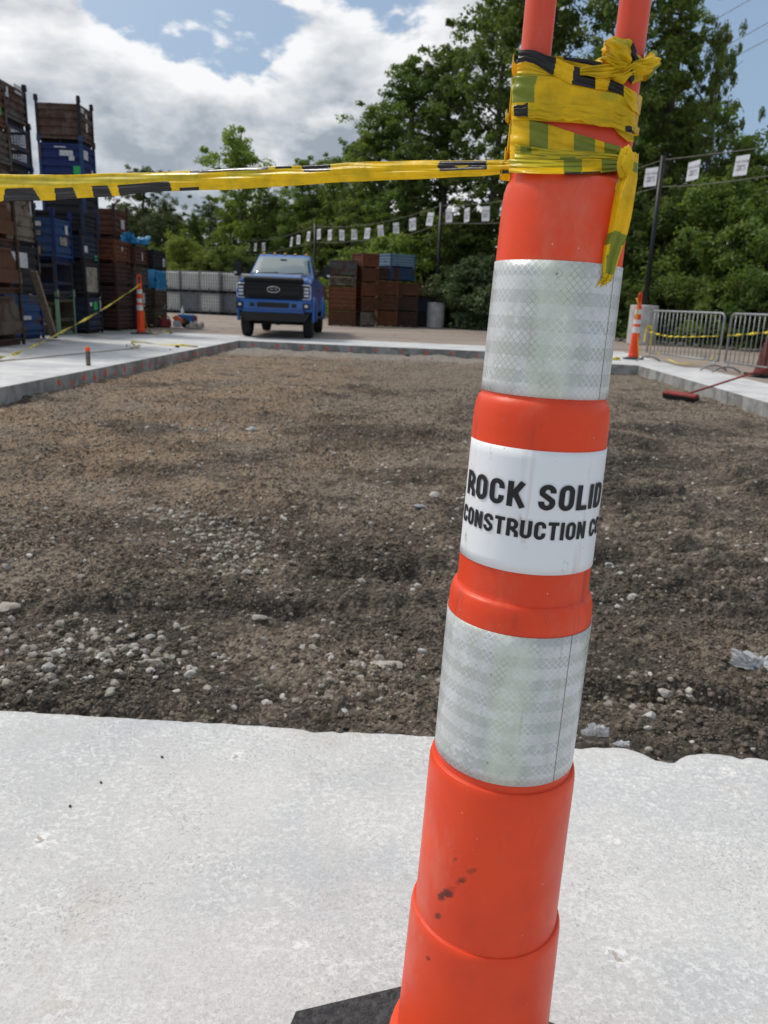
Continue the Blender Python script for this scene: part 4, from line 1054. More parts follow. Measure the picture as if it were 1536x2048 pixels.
    for sx in (-1, 1):
        for sy in (-1, 1):
            b3 = MB(); cx, cy = sx * (hx - post_w / 2), sy * (hy - post_w / 2); pw = post_w / 2
            b3.bx(min(cx - sx * pw, cx + sx * pw), max(cx - sx * pw, cx + sx * pw), min(cy + sy * pw, cy + sy * (pw - .012)), max(cy + sy * pw, cy + sy * (pw - .012)), 0, h + post_up * .2)
            b3.bx(min(cx + sx * pw, cx + sx * (pw - .012)), max(cx + sx * pw, cx + sx * (pw - .012)), min(cy - sy * pw, cy + sy * (pw - .014)), max(cy - sy * pw, cy + sy * (pw - .014)), 0, h + post_up * .2)
            if post_up > .12:
                b3.box((cx + sx * .01, cy + sy * .01, h + post_up * .55), (post_w * 1.25, post_w * 1.25, post_up * .7), None, 0, .82)
            b3.build('corner_post', postmat, root)
    for side, a, z, sw, sh, sm in stickers:
        b4 = MB(); n_ = 10
        if side == 'x': b4.bx(hx - .012, hx - .006, a - sw / 2, a + sw / 2, z - sh / 2, z + sh / 2)
        else: b4.bx(a - sw / 2, a + sw / 2, -hy + .006, -hy + .012, z - sh / 2, z + sh / 2)
        b4.build('sticker', sm, root)
    return root
P_rust = steel('rusty_steel', (.095, .040, .022), .95, (.115, .043, .019), (.075, .032, .018), .25)
P_rust2 = steel('bright_rust_steel', (.12, .045, .02), .9, (.17, .055, .02), (.085, .032, .016), .3)
P_drust = steel('dark_rust_steel', (.05, .024, .018), .8, (.065, .028, .018), (.035, .02, .014), .45)
P_blue = steel('blue_paint_steel', (.007, .020, .105), .25, (.05, .03, .03), grime=.35)
P_lblue = steel('mid_blue_paint_steel', (.014, .052, .145), .40, (.10, .07, .06), grime=.3)
P_pblue = steel('pale_blue_paint_steel', (.13, .21, .29), .3, (.12, .07, .05), grime=.2)
P_grey = steel('grey_weathered_steel', (.085, .085, .082), .55, (.10, .055, .035), grime=.45)
P_brown = steel('brown_weathered_steel', (.10, .078, .060), .6, (.085, .045, .03), grime=.45)
P_tan = steel('tan_weathered_steel', (.17, .145, .115), .45, (.12, .08, .05), grime=.5)
P_black = steel('black_steel', (.012, .013, .016), .3, (.04, .025, .02), grime=.2)
P_navy = steel('navy_steel', (.018, .026, .05), .35, (.05, .03, .025), grime=.3)
P_green = steel('green_paint_steel', (.045, .13, .06), .3, (.07, .05, .03), grime=.35)
P_lgreen = steel('pale_green_paint_steel', (.17, .28, .18), .3, (.12, .10, .06), grime=.3)
P_olive = steel('olive_rust_steel', (.065, .06, .035), .5, (.08, .055, .03), grime=.35)
K_W = simple('paper_label', (.60, .61, .62), .7, c2=(.30, .30, .31), nscale=30)
K_G = simple('green_label', (.03, .42, .10), .6, c2=(.02, .25, .08), nscale=40)
K_T = simple('dusty_patch', (.30, .26, .20), .9, c2=(.13, .12, .10), nscale=9)
GL = 'steel bins stacked along the left of the yard'
def stack(xr, y0, w, d, rows, where, post_up=.16, rz=0.0):
    """rows from the ground up: (height, kind, wall material, post material, look, stickers)"""
    z = 0.004
    for i, (h, kind, mt, pm, look, stk_) in enumerate(rows):
        nm = ['bottom', 'second up', 'third up', 'fourth up', 'fifth up', 'topmost'][i] if i < len(rows) - 1 else 'topmost'
        crate(w, d, h, kind, mt, pm, '%s, %s, %s' % (look, nm, where), (xr - w / 2 + random.uniform(-.02, .02), y0 + d / 2 + random.uniform(-.02, .02), z), rz + random.uniform(-.012, .012), GL, stk_, post_up)
        z += h
A_ = 'stack cut by the left edge'
stack(-7.12, 14.0, 1.3, 1.28, [(.93, 'hopper', P_brown, P_drust, 'grey brown tipping hopper bin', ()), (.86, 'hopper', P_rust, P_drust, 'rusty brown hopper bin', ()), (.78, 'hopper', P_rust, P_drust, 'rusty raked hopper bin', ()),
      (.55, 'rib', P_brown, P_grey, 'dirty ribbed brown bin', ()), (.62, 'rib', P_grey, P_grey, 'low grey bin', ()), (.68, 'rib', P_rust, P_grey, 'rust red bin', (('x', .35, .35, .16, .14, K_G),))], A_)
stack(-7.70, 15.75, 1.25, 1.70, [(.93, 'rib', P_lblue, P_blue, 'blue ribbed bin', (('x', .1, .45, .35, .08, K_W), ('x', -.6, .8, .12, .12, K_W))), (.98, 'rib', P_black, P_black, 'black bin heaped with scrap', (('x', -.12, .68, .80, .30, K_W), ('x', -.3, .32, .5, .22, K_T))),
      (.95, 'rib', P_tan, P_black, 'weathered tan ribbed bin', (('x', .68, .8, .05, .34, K_W),)), (.52, 'rib', P_black, P_blue, 'low dark bin', ()), (.82, 'mesh', P_navy, P_black, 'blue wire mesh cage', ()), (.72, 'rib', P_grey, P_black, 'grey bin with paper tags', (('x', 0, .55, .12, .18, K_W), ('x', -.6, .6, .25, .35, K_W), ('x', .5, .7, .3, .16, K_W)))], 'second stack from left')
stack(-7.86, 18.69, 1.22, 1.0, [(.84, 'open', P_olive, P_lgreen, 'pale green open bin frame', (('y', .1, .55, .7, .2, P_green), ('y', .25, .30, .25, .16, K_T))), (.86, 'open', P_navy, P_navy, 'navy open fronted bin', (('y', .0, .68, .5, .22, K_W),)),
      (.94, 'rib', P_lblue, P_blue, 'bright blue bin with paper tag', (('x', .2, .72, .14, .2, K_W), ('x', 0, .45, .4, .18, K_T), ('y', .2, .8, .22, .10, K_W), ('y', .1, .22, .3, .16, K_T), ('y', .1, .60, .36, .10, K_T)))], 'stack in front of the tallest one', .24)
stack(-7.63, 19.85, 1.22, .98, [(.88, 'rib', P_navy, P_black, 'charcoal bin with green sticker', (('x', .05, .68, .24, .2, K_G), ('x', .42, .72, .12, .36, K_W), ('x', -.25, .72, .14, .1, K_W))), (.86, 'rib', P_black, P_black, 'black bin with dusty tan panel', (('x', .0, .44, .72, .60, K_T),)),
      (.62, 'rib', P_navy, P_navy, 'low navy bin with green tag', (('x', .36, .12, .2, .12, K_G), ('x', -.28, .3, .2, .15, K_W))), (.55, 'rib', P_black, P_navy, 'low black bin', ())], 'stack right of the leaning plank')
TX = G(163, 664.5).x
stack(TX, 21.3, 1.12, .95, [(.93, 'rib', P_black, P_navy, 'hidden black bin', ()), (.93, 'rib', P_black, P_navy, 'hidden dark bin', ()), (.93, 'rib', P_black, P_navy, 'black bin mostly hidden', ()), (.93, 'rib', P_black, P_lblue, 'black bin just under the tape', ()),
      (.94, 'rib', P_blue, P_lblue, 'deep blue bin with green sticker', (('y', .42, .30, .22, .2, K_G), ('y', .15, .70, .34, .13, K_W), ('y', .28, .58, .14, .1, K_W), ('x', -.2, .70, .3, .22, K_W), ('x', .2, .28, .12, .22, K_W), ('y', .0, .84, .3, .03, K_W))), (.92, 'rib', P_brown, P_black, 'dark brown ribbed bin', (('x', 0, .45, .12, .2, K_W), ('x', 0, .72, .12, .1, K_W), ('x', -.25, .80, .2, .12, K_W)))], 'tallest stack', .2)
stack(-8.12, 23.6, 1.3, 1.2, [(.85, 'rib', P_drust, P_drust, 'dark rusted bin hidden low', ()), (.85, 'rib', P_drust, P_drust, 'dark rusted bin mostly hidden', ()), (.86, 'rib', P_drust, P_drust, 'blackened rust bin', (('x', -.2, .6, .4, .06, K_T),)), (.80, 'rib', P_rust, P_drust, 'rust bin with a white rag on its side', (('x', .12, .42, .3, .26, K_W),))], 'rear stack beside the tallest one')
nr = 'rust stack right behind the small left channelizer'
stack(-7.57, 21.95, 1.25, 1.18, [(.60, 'rib', P_drust, P_drust, 'dark rusted low bin', ()), (.60, 'rib', P_drust, P_drust, 'dark rust bin with ribs', ()), (.60, 'rib', P_drust, P_drust, 'brown black ribbed bin', ()), (.62, 'rib', P_rust2, P_rust2, 'orange rust bin', (('x', .0, .40, .08, .1, K_W),))], 'low stack left of the far channelizer', .05)
stack(-7.50, 23.35, 1.25, 1.2, [(.60, 'rib', P_drust, P_drust, 'dark rusted low bin', ()), (.60, 'rib', P_drust, P_drust, 'dark rusted bin with a pale rag', (('x', .1, .25, .14, .4, K_W),)), (.58, 'rib', P_grey, P_grey, 'blackish grey ribbed bin', ()), (.60, 'rib', P_rust, P_drust, 'red brown bin under a blue bag', (('x', .1, .3, .1, .22, K_W),))], 'low stack behind the far channelizer', .05)
stack(-7.40, 24.8, 1.25, 1.3, [(.60, 'rib', P_olive, P_olive, 'olive brown low bin', ()), (.58, 'rib', P_brown, P_drust, 'brown ribbed bin', ()), (.56, 'rib', P_navy, P_navy, 'dark bin draped with blue plastic', ()), (.60, 'rib', P_black, P_black, 'black bin with a white paper tag', (('x', .45, .25, .22, .26, K_W),))], 'low stack nearest the totes', .05)
M_bluefilm = simple('blue_plastic_film', (.02, .22, .42), .3, c2=(.01, .12, .30), nscale=5, bump=.6, bscale=14)
crumple('plastic_bag', M_bluefilm, 'bright blue plastic bag draped over the corner of a rust bin', (-7.6, 23.5, 2.42), .34, .40, .26, 6)
b_ = MB(); V = []; Fc = []
for i in range(15):
    for j in range(9): V.append((-7.385 + .03 * math.sin(i * 1.7 + j * .4) + .02 * math.sin(j * 2.1), 24.82 + 1.26 * i / 14, 1.74 - .60 * j / 8 * (1 + .08 * math.sin(i * 1.3))))
for i in range(14):
    for j in range(8): Fc.append((i * 9 + j, i * 9 + j + 1, (i + 1) * 9 + j + 1, (i + 1) * 9 + j))
b_.add(V, Fc, 0, True)
V = [(x_, y_, z_) for x_ in (-8.5, -7.9, -7.37) for y_, z_ in ((24.78, 1.76), (24.76, 1.5), (24.74, 1.2))]
b_.add(V, [(0, 1, 4, 3), (1, 2, 5, 4), (3, 4, 7, 6), (4, 5, 8, 7)], 0, True)
o = b_.build('plastic_sheet', M_bluefilm); tag(o, 'blue plastic sheet hanging over the side of a low bin beside the totes', 'plastic sheet'); o.modifiers.new('t', 'SOLIDIFY').thickness = .004
# timber leaning on the left stacks
b_ = MB(); p0 = G(104, 675, .01); p0 = AT(104, 675, 16.9); p0.z = .02; p1 = AT(62, 545, 16.35)
dvp = (p1 - p0); rot = dvp.to_track_quat('Z', 'Y').to_matrix(); b_.box((p0 + p1) / 2 + Vector((.05, 0, .03)), (.15, .045, dvp.length), rot)
tag(b_.build('timber_plank', simple('old_timber', (.26, .19, .13), .85, c2=(.16, .12, .09), nscale=12)), 'long weathered timber plank leaning against the left stacks', 'plank')

# ---- group of bins behind the truck
GR = 'steel bins stacked behind the truck'
def stack2(cx, y, w, d, rows, where, rz=.42):
    z = 0.004
    for i, (h, mt, look) in enumerate(rows):
        nm = ['bottom', 'second', 'third', 'fourth'][i] + ' in the stack' if i < len(rows) - 1 else 'top of the stack'
        crate(w, d, h, 'rib', mt, mt, '%s, %s %s' % (look, nm, where), (cx, y, z), rz + random.uniform(-.03, .03), GR, (), .04, 5, .05, .09); z += h
stack2(-2.15, 34.1, 1.15, 1.0, [(.62, P_rust, 'rust brown bin'), (.98, P_rust2, 'tall rust red bin'), (.42, P_tan, 'grey bin with rust stains'), (.66, P_grey, 'dull grey green bin')], 'beside the truck mirror', .05)
stack2(-1.22, 34.6, .85, .85, [(.60, P_tan, 'stained tan and rust bin'), (.62, P_rust, 'rust and blue grey bin'), (.60, P_rust2, 'orange rust bin'), (.60, P_rust, 'dark sided rust bin'), (.60, P_rust2, 'plain orange rust bin')], 'that stands tallest behind the truck', .62)
stack2(-.28, 35.8, .95, .9, [(.66, P_rust2, 'bright ribbed rust bin'), (.66, P_rust, 'dark ribbed rust bin'), (.64, P_rust2, 'rust orange ribbed bin'), (.55, P_drust, 'brown bin set back')], 'right of the tallest rust stack', .12)
stack2(.62, 36.4, .95, .9, [(.66, P_drust, 'dark maroon bin'), (.66, P_drust, 'maroon ribbed bin'), (.60, P_rust, 'red brown bin with white scrap')], 'under the paler blue bins', .15)
stack2(1.42, 37.4, .9, .9, [(.66, P_black, 'black bin'), (.66, P_navy, 'dark navy bin'), (.62, P_rust2, 'orange rust bin')], 'closest to the concrete drum base', .1)
for i, (h, lab) in enumerate(((.56, 'lower of the two pale blue bins on top of the rust stacks'), (.58, 'upper of the two pale blue bins on top of the rust stacks'))):
    crate(1.35, 1.0, h, 'rib', P_pblue if i else P_lblue, P_lblue, lab, (.12, 36.1, (2.0 if i == 0 else 2.56) - .02), .62, GR, (), .04, 4, .05, .09)

# ================================================================== WHITE LIQUID TOTES
def tote_mats():
    mt, t, b = newmat('white_tote_plastic'); co = t.node('ShaderNodeTexCoord').outputs['Object']
    t._in(b.inputs['Base Color'], t.mix(t.ramp(t.noise(co, 2, 4), .4, .65), (.74, .76, .70), (.62, .64, .60))); b.inputs['Roughness'].default_value = .5
    return mt
M_tote = tote_mats(); M_totg = simple('grey_tote_plastic', (.13, .15, .18), .5, c2=(.18, .2, .23), nscale=3); M_cage = simple('galvanised_tube', (.24, .25, .255), .6, .3); M_pal = simple('black_plastic_pallet', (.02, .02, .022), .6)
def tote():
    r_ = thing('liquid_tote', 'x', 'tote', (0, 0, 0), 0, 'white caged totes behind the truck')
    b1 = MB(); b1.bx(-.54, .54, -.44, .44, .17, 1.10); b1.build('tank', M_tote, r_, bevel=.06, seg=3)
    b1 = MB()
    for k in range(9):
        x = -.57 + 1.14 * k / 8
        for y in (-.49, .49): b1.bx(x - .013, x + .013, y - .013, y + .013, .14, 1.13)
    for k in range(1, 7):
        y = -.49 + .98 * k / 7
        for x in (-.59, .59): b1.bx(x - .013, x + .013, y - .013, y + .013, .14, 1.13)
    for z in (.16, .34, .52, .70, .88, 1.02, 1.14):
        for y in (-.50, .50): b1.bx(-.60, .60, y - .010, y + .010, z - .010, z + .010)
        for x in (-.60, .60): b1.bx(x - .010, x + .010, -.49, .49, z - .010, z + .010)
    b1.build('cage', M_cage, r_)
    b1 = MB()
    for y in (-.42, 0, .42): b1.bx(-.6, .6, y - .06, y + .06, .0, .03)
    for x in (-.5, 0, .5):
        for y in (-.42, 0, .42): b1.bx(x - .09, x + .09, y - .06, y + .06, .03, .11)
    b1.bx(-.6, .6, -.5, .5, .11, .15); b1.build('pallet', M_pal, r_)
    b1 = MB(); b1.lathe([(.10, 1.09), (.10, 1.15), (.0, 1.15)], 14); b1.build('filler_cap', M_pal, r_)
    b1 = MB(); b1.tube([(0, -.44, .22), (0, -.53, .22)], .035, 8); b1.build('drain_valve', M_pal, r_)
    return r_
T0 = tote(); tpos = []
gL, gR = G(335, 625), G(470, 631)
def tcol(px, dy=0.0):
    k = (px - 335) / (470 - 335); return gL.x + (gR.x - gL.x) * k, gL.y + (gR.y - gL.y) * k + .5 + dy
tn = ['leftmost column of totes, beside the bins', 'second column of totes from the left', 'third column of totes from the left', 'column of totes right against the truck in view', 'hidden column of totes behind the truck']
first = True
for i, px in enumerate((346, 384, 426, 464, 500)):
    for lv in (0, 1):
        x, y = tcol(px, -.35 if i == 2 else 0)
        o = T0 if first else copy_tree(T0); first = False
        o.location = (x, y, .004 + 1.15 * lv); o.rotation_euler.z = R(-12) + random.uniform(-.04, .04)
        grey = lv == 0 and i in (1, 3)
        tag(o, '%s caged liquid tote, %s of the %s' % ('grey' if grey else 'white', ('bottom', 'top')[lv], tn[i]))
        if grey:
            for c in o.children:
                if c.name.startswith('tank'): c.data = c.data.copy(); c.data.materials[0] = M_totg
for i, px in enumerate((330, 366, 405, 445, 486)):
    x, y = tcol(px, 1.5); o = copy_tree(T0); o.location = (x, y, 1.16 if i % 2 else 1.17)
    for lv in (0, 1):
        q = o if lv == 1 else copy_tree(T0); q.location = (x, y, .004 + 1.16 * lv); q.rotation_euler.z = R(-12)
        tag(q, 'white tote seen between others, %s of rear column %s' % (('bottom', 'top')[lv], ['touching the blue draped bin', 'behind the gap at the left', 'behind the middle gap', 'behind the right gap', 'behind the truck bonnet'][i]))

# ================================================================== PICKUP TRUCK
M_tb = None
def truck_paint():
    mt, t, b = newmat('blue_car_paint'); b.inputs['Base Color'].default_value = (.010, .095, .34, 1); b.inputs['Roughness'].default_value = .4
    b.inputs['Coat Weight'].default_value = .6; b.inputs['Coat Roughness'].default_value = .08; b.inputs['Metallic'].default_value = .05; return mt
M_tb = truck_paint(); M_blk = simple('black_trim', (.012, .012, .013), .5); M_gloss = simple('gloss_black', (.006, .006, .008), .4, spec=.3)
M_tyre = simple('tyre_rubber', (.018, .018, .018), .9, bump=.5, bscale=30); M_rim = simple('alloy', (.30, .31, .32), .35, .9)
M_chr = simple('chrome', (.62, .64, .66), .18, 1.0); M_lens = simple('clear_lens', (.55, .57, .60), .15, spec=.8); M_amb = simple('amber_lens', (.55, .30, .08), .3)
def glass(name, c=(.02, .03, .035)):
    mt, t, b = newmat(name); b.inputs['Base Color'].default_value = c + (1,); b.inputs['Roughness'].default_value = .06; b.inputs['Specular IOR Level'].default_value = 1.0
    b.inputs['Coat Weight'].default_value = 1; b.inputs['Coat Roughness'].default_value = .03; b.inputs['IOR'].default_value = 1.6; return mt
M_glass = glass('car_glass', (.05, .10, .11))
tk = thing('pickup_truck', 'blue pickup truck parked facing the pit with black grille and tow mirrors', 'pickup truck', (-3.17, 22.12, .004), R(1.6)); tk.scale = (1, 1, 1.10)
RW = .43
def arch(cy, r_, z0, n=9): return [(cy + r_ * math.cos(a), max(z0, RW + r_ * math.sin(a))) for a in np.linspace(math.pi, 0, n)]
def side_poly():
    zb = .62; pts = [(-.98, zb + .1)]
    pts += [(-.60, zb)] + [(y, z) for y, z in arch(0, .55, zb)][1:-1] + [(.60, zb), (3.38, zb)] + [(y, z) for y, z in arch(4.05, .54, zb)][1:-1] + [(4.65, zb), (5.25, zb + .05)]
    return pts
lo = side_poly(); up_ = [(5.27, 1.44), (3.05, 1.44), (1.0, 1.42), (.55, 1.475), (-.35, 1.42), (-.90, 1.34), (-1.03, 1.15)]
prof = [(y, z, .99 if z < 1.0 else 1.0) for y, z in lo] + [(y, z, .955 if z > 1.3 else .995) for y, z in up_]
b_ = MB(); b_.sym(prof); b_.build('body', M_tb, tk, bevel=.025, seg=2)
b_ = MB()                                                          # flared fenders over the front wheels and rear
for cy in (0, 4.05):
    for sx in (-1, 1):
        pts = [(sx * 1.005, cy + .56 * math.cos(a), RW + .56 * math.sin(a)) for a in np.linspace(math.pi * 1.02, -.02 * math.pi, 14)]
        b_.tube(pts, .045, 8)
b_.build('wheel_arch_trim', M_tb, tk)
b_ = MB()                                                          # bonnet with its raised centre
b_.sym([(-.98, 1.34, .74), (-1.0, 1.40, .72), (-.75, 1.475, .70), (.2, 1.545, .66), (.72, 1.55, .66), (.72, 1.40, .70)])
b_.sym([(-.96, 1.30, .93), (-.9, 1.385, .90), (.1, 1.475, .88), (.72, 1.49, .88), (.72, 1.35, .90)])
b_.build('bonnet', M_tb, tk, bevel=.03, seg=2)
b_ = MB(); b_.sym([(-1.06, 1.335, .80), (-1.065, 1.40, .78), (-.98, 1.445, .76), (-.90, 1.45, .75), (-.95, 1.33, .80)]); b_.build('bug_deflector', M_gloss, tk, bevel=.012)
b_ = MB()                                                          # cab: roof and pillars
b_.sym([(.70, 1.44, .93), (.74, 1.50, .925), (1.52, 2.02, .76), (1.68, 2.075, .73), (2.4, 2.10, .72), (3.05, 2.075, .72), (3.22, 1.98, .74), (3.30, 1.44, .93)]); b_.build('cab', M_tb, tk, bevel=.035, seg=3)
b_ = MB(); nv_ = 9; V = []
for j in range(7):
    k = j / 6; y, z, w = .785 + (1.49 - .785) * k, 1.52 + (2.0 - 1.52) * k, .855 - (.855 - .715) * k
    for i in range(nv_):
        u = -1 + 2 * i / (nv_ - 1); V.append((u * w, y - .045 + .045 * u * u - .012 * math.sin(math.pi * k), z + .012))
b_.add(V, [(j * nv_ + i, j * nv_ + i + 1, (j + 1) * nv_ + i + 1, (j + 1) * nv_ + i) for j in range(6) for i in range(nv_ - 1)], 0, True)
ws = b_.build('windscreen', M_glass, tk); ws.modifiers.new('t', 'SOLIDIFY').thickness = .006
b_ = MB()
for x0, x1 in ((-.72, -.10), (.02, .62)): b_.tube([(x0, .70, 1.56), ((x0 + x1) / 2, .72, 1.575), (x1, .775, 1.60)], .011, 5)
b_.build('wiper', M_blk, tk)
for sx in (-1, 1):
    for y0, y1 in ((1.10, 2.05), (2.13, 3.08)):
        b_ = MB(); zz0, zz1 = 1.50, 1.98; a0 = .935; a1 = .775
        yt0 = y0 + (.52 if y0 < 2 else .0)
        b_.add([(sx * a0, y0, zz0), (sx * a0, y1, zz0), (sx * a1, y1 - .03, zz1), (sx * a1, yt0, zz1)], [(0, 1, 2, 3)]); b_.add([(sx * (a0 - .03), y0, zz0), (sx * (a0 - .03), y1, zz0), (sx * (a1 - .03), y1 - .03, zz1), (sx * (a1 - .03), yt0, zz1)], [(0, 1, 2, 3)])
        b_.build('side_window', M_glass, tk)
    b_ = MB(); b_.box((sx * 1.005, 1.62, 1.18), (.03, .16, .035)); b_.build('door_handle', M_blk, tk)
# grille with bars, badge
b_ = MB(); b_.sym([(-1.05, .93, .66), (-1.075, 1.05, .74), (-1.07, 1.30, .80), (-1.02, 1.335, .80), (-.95, 1.33, .80), (-.95, .93, .66)]); gr_ = b_.build('grille', M_blk, tk, bevel=.01)
b_ = MB()
for z, w in ((1.245, .74), (1.155, .72), (1.035, .68)): b_.bx(-w, w, -1.105, -1.07, z - .018, z + .018)
b_.bx(-.76, .76, -1.10, -1.07, 1.275, 1.305); b_.bx(-.70, .70, -1.10, -1.07, .955, .98)
for sx in (-.76, .70): b_.bx(sx, sx + .06, -1.095, -1.065, .98, 1.28)
b_.build('grille_bar', M_gloss, gr_, bevel=.008)
b_ = MB(); 
for k in range(9):
    for j in range(3): b_.bx(-.6 + k * .15 - .004, -.6 + k * .15 + .004, -1.088, -1.072, .99 + j * .09, 1.05 + j * .09)
b_.build('grille_mesh', M_gloss, gr_)
b_ = MB(); b_.tube([(.165 * math.cos(a), -1.118, 1.150 + .068 * math.sin(a)) for a in np.linspace(0, 2 * math.pi, 29)], .009, 6, mi=0, cap=False)
V = [(.155 * math.cos(a), -1.112, 1.150 + .060 * math.sin(a)) for a in np.linspace(0, 2 * math.pi, 24, endpoint=False)]; b_.add(V, [tuple(range(24))], 1)
scr = [(-.10, .004), (-.085, .034), (-.045, .036), (-.065, .0), (-.075, -.032), (-.088, -.026), (-.06, .006), (-.028, .006), (-.035, -.014), (-.018, -.014), (-.008, .008), (-.022, .008), (-.004, -.002), (.014, .010), (.012, -.012), (.018, .006), (.036, .009), (.06, -.002), (.045, .010), (.042, -.010), (.058, -.010), (.085, .034), (.072, -.008), (.10, -.006)]
b_.tube([(x, -1.118, 1.150 + z) for x, z in scr], .0045, 5, mi=0); b_.build('badge', [M_chr, M_gloss], gr_)
for sx in (-1, 1):
    b_ = MB(); b_.sym([(0, 0, 0)]) if False else None
    V = []; outl = [(.70, 1.30), (.955, 1.29), (.985, 1.22), (.985, .93), (.74, .93), (.70, 1.05)]
    V = [(sx * x, -1.065 + (x - .70) * .28, z) for x, z in outl] + [(sx * x, -.86, z) for x, z in outl]
    n_ = 6; b_ = MB(); b_.add(V, [tuple(range(n_)), tuple(range(n_, 2 * n_))] + [(i, (i + 1) % n_, n_ + (i + 1) % n_, n_ + i) for i in range(n_)]); hl = b_.build('headlight', M_blk, tk)
    b_ = MB()
    def yy(x): return -1.075 + (x - .70) * .28
    cs = [(.73, 1.275), (.94, 1.268), (.965, 1.23), (.965, .965), (.935, .95), (.76, .95)]
    b_.tube([(sx * x, yy(x) - .005, z) for x, z in cs], .017, 6); b_.build('light_strip', M_lens, hl)
    b_ = MB()
    for z in (1.19, 1.11, 1.03): b_.box((sx * .86, yy(.86) - .004, z), (.12, .03, .05))
    b_.build('lamp', M_lens, hl)
# bumper, fog lamps, valance, hooks
b_ = MB(); b_.sym([(-1.16, .68, .80), (-1.19, .74, .84), (-1.18, .90, .86), (-1.08, .925, .86), (-.9, .92, .86), (-.9, .66, .82)])
for sx in (-1, 1):
    V = [(sx * x, y, z) for z in (.66, .92) for x, y in ((.82, -1.17), (.98, -1.06), (1.01, -.72), (.93, -.72), (.82, -.95))]; b_.add(V, [(0, 1, 2, 3, 4), (9, 8, 7, 6, 5)] + [(i, (i + 1) % 5, 5 + (i + 1) % 5, 5 + i) for i in range(5)])
b_.bx(-.82, .82, -1.165, -1.0, .62, .68); bp = b_.build('front_bumper', M_tb, tk, bevel=.018)
b_ = MB(); b_.bx(-.42, .42, -1.205, -1.15, .735, .85); b_.build('bumper_opening', M_blk, bp)
for sx in (-1, 1):
    b_ = MB(); b_.box((sx * .87, -1.165, .78), (.19, .05, .14), Matrix.Rotation(sx * .3, 3, 'Z')); fg = b_.build('fog_lamp', M_blk, bp); b_ = MB(); b_.box((sx * .87, -1.195, .79), (.08, .02, .06), Matrix.Rotation(sx * .3, 3, 'Z')); b_.build('fog_lens', M_lens, fg)
    b_ = MB(); b_.box((sx * .55, -1.20, .79), (.12, .03, .08)); b_.build('tow_hook', M_blk, bp)
b_ = MB(); b_.sym([(-1.10, .42, .74), (-1.15, .62, .92), (-.80, .64, .97), (-.75, .40, .80)]); b_.build('valance', M_blk, tk, bevel=.015)
b_ = MB(); b_.bx(-.45, .45, -.6, 5.0, .42, .62); b_.bx(-.06, .06, -.1, .1, .30, .62); b_.tube([(-.8, 0, .36), (.8, 0, .36)], .05, 8); b_.tube([(-.8, 4.05, .38), (.8, 4.05, .38)], .06, 8); b_.lathe([(.0, .22), (.13, .26), (.15, .36), (.1, .46), (0, .48)], 12, c=(.15, 4.05, 0)); b_.build('chassis', M_blk, tk)
for sx in (-1, 1):
    for cy in (0, 4.05):
        b_ = MB(); x0 = sx * .99; pr = [(.24, -.13), (.36, -.135), (.41, -.12), (RW, -.085), (RW, .085), (.41, .12), (.36, .135), (.24, .13)]
        n_ = 36; vs = []; fs = []
        for r_, o_ in pr:
            for k in range(n_):
                a = 2 * math.pi * k / n_; r2 = r_ - (.012 if (r_ > .42 and k % 2) else 0); vs.append((x0 - sx * .14 + sx * o_, cy + r2 * math.cos(a), RW + r2 * math.sin(a)))
        for i in range(len(pr) - 1):
            for k in range(n_): fs.append((i * n_ + k, i * n_ + (k + 1) % n_, (i + 1) * n_ + (k + 1) % n_, (i + 1) * n_ + k))
        b_.add(vs, fs); wh = b_.build('wheel', M_tyre, tk)
        b_ = MB()
        for k in range(6):
            a = 2 * math.pi * k / 6; b_.box((x0 - sx * .04, cy + .13 * math.cos(a), RW + .13 * math.sin(a)), (.03, .05, .24), Matrix.Rotation(a + math.pi / 2, 3, 'X'))
        b_.tube([(x0 - sx * .06, cy, RW), (x0 - sx * .01, cy, RW)], .07, 12); b_.tube([(x0 - sx * .11, cy, RW), (x0 - sx * .05, cy, RW)], .245, 24); b_.build('rim', M_rim, wh)
    b_ = MB(); b_.box((sx * 1.28, .98, 1.66), (.22, .13, .36)); mr = b_.build('wing_mirror', M_blk, tk, bevel=.04, seg=3)
    b_ = MB(); b_.tube([(sx * .93, 1.05, 1.56), (sx * 1.2, .99, 1.58)], .025, 6); b_.tube([(sx * .92, 1.05, 1.66), (sx * 1.2, .99, 1.66)], .02, 6); b_.build('mirror_arm', M_blk, mr)
    b_ = MB(); b_.box((sx * 1.33, .91, 1.56), (.08, .02, .05)); b_.build('mirror_lamp', M_lens, mr)
    b_ = MB(); b_.bx(*sorted((sx * .88, sx * 1.06)), .75, 3.2, .46, .50); b_.build('side_step', M_blk, tk)
for i in range(5):
    b_ = MB(); b_.sym([(1.66, 2.085, .035), (1.70, 2.125, .03), (1.84, 2.12, .03), (1.88, 2.095, .035)]); o = b_.build('roof_lamp', M_amb if 0 < i < 4 or 1 else M_lens, tk); o.location = ((i - 2) * (.30 if i in (1, 2, 3) else .31), 0, 0)
b_ = MB(); b_.bx(-.09, .09, 1.30, 1.34, 1.86, 1.95); b_.build('rear_view_mirror', M_blk, tk)
for sx in (-1, 1):
    b_ = MB(); b_.box((sx * .98, 5.24, 1.2), (.06, .08, .36)); b_.build('tail_light', simple('red_lens', (.25, .01, .01), .3), tk)

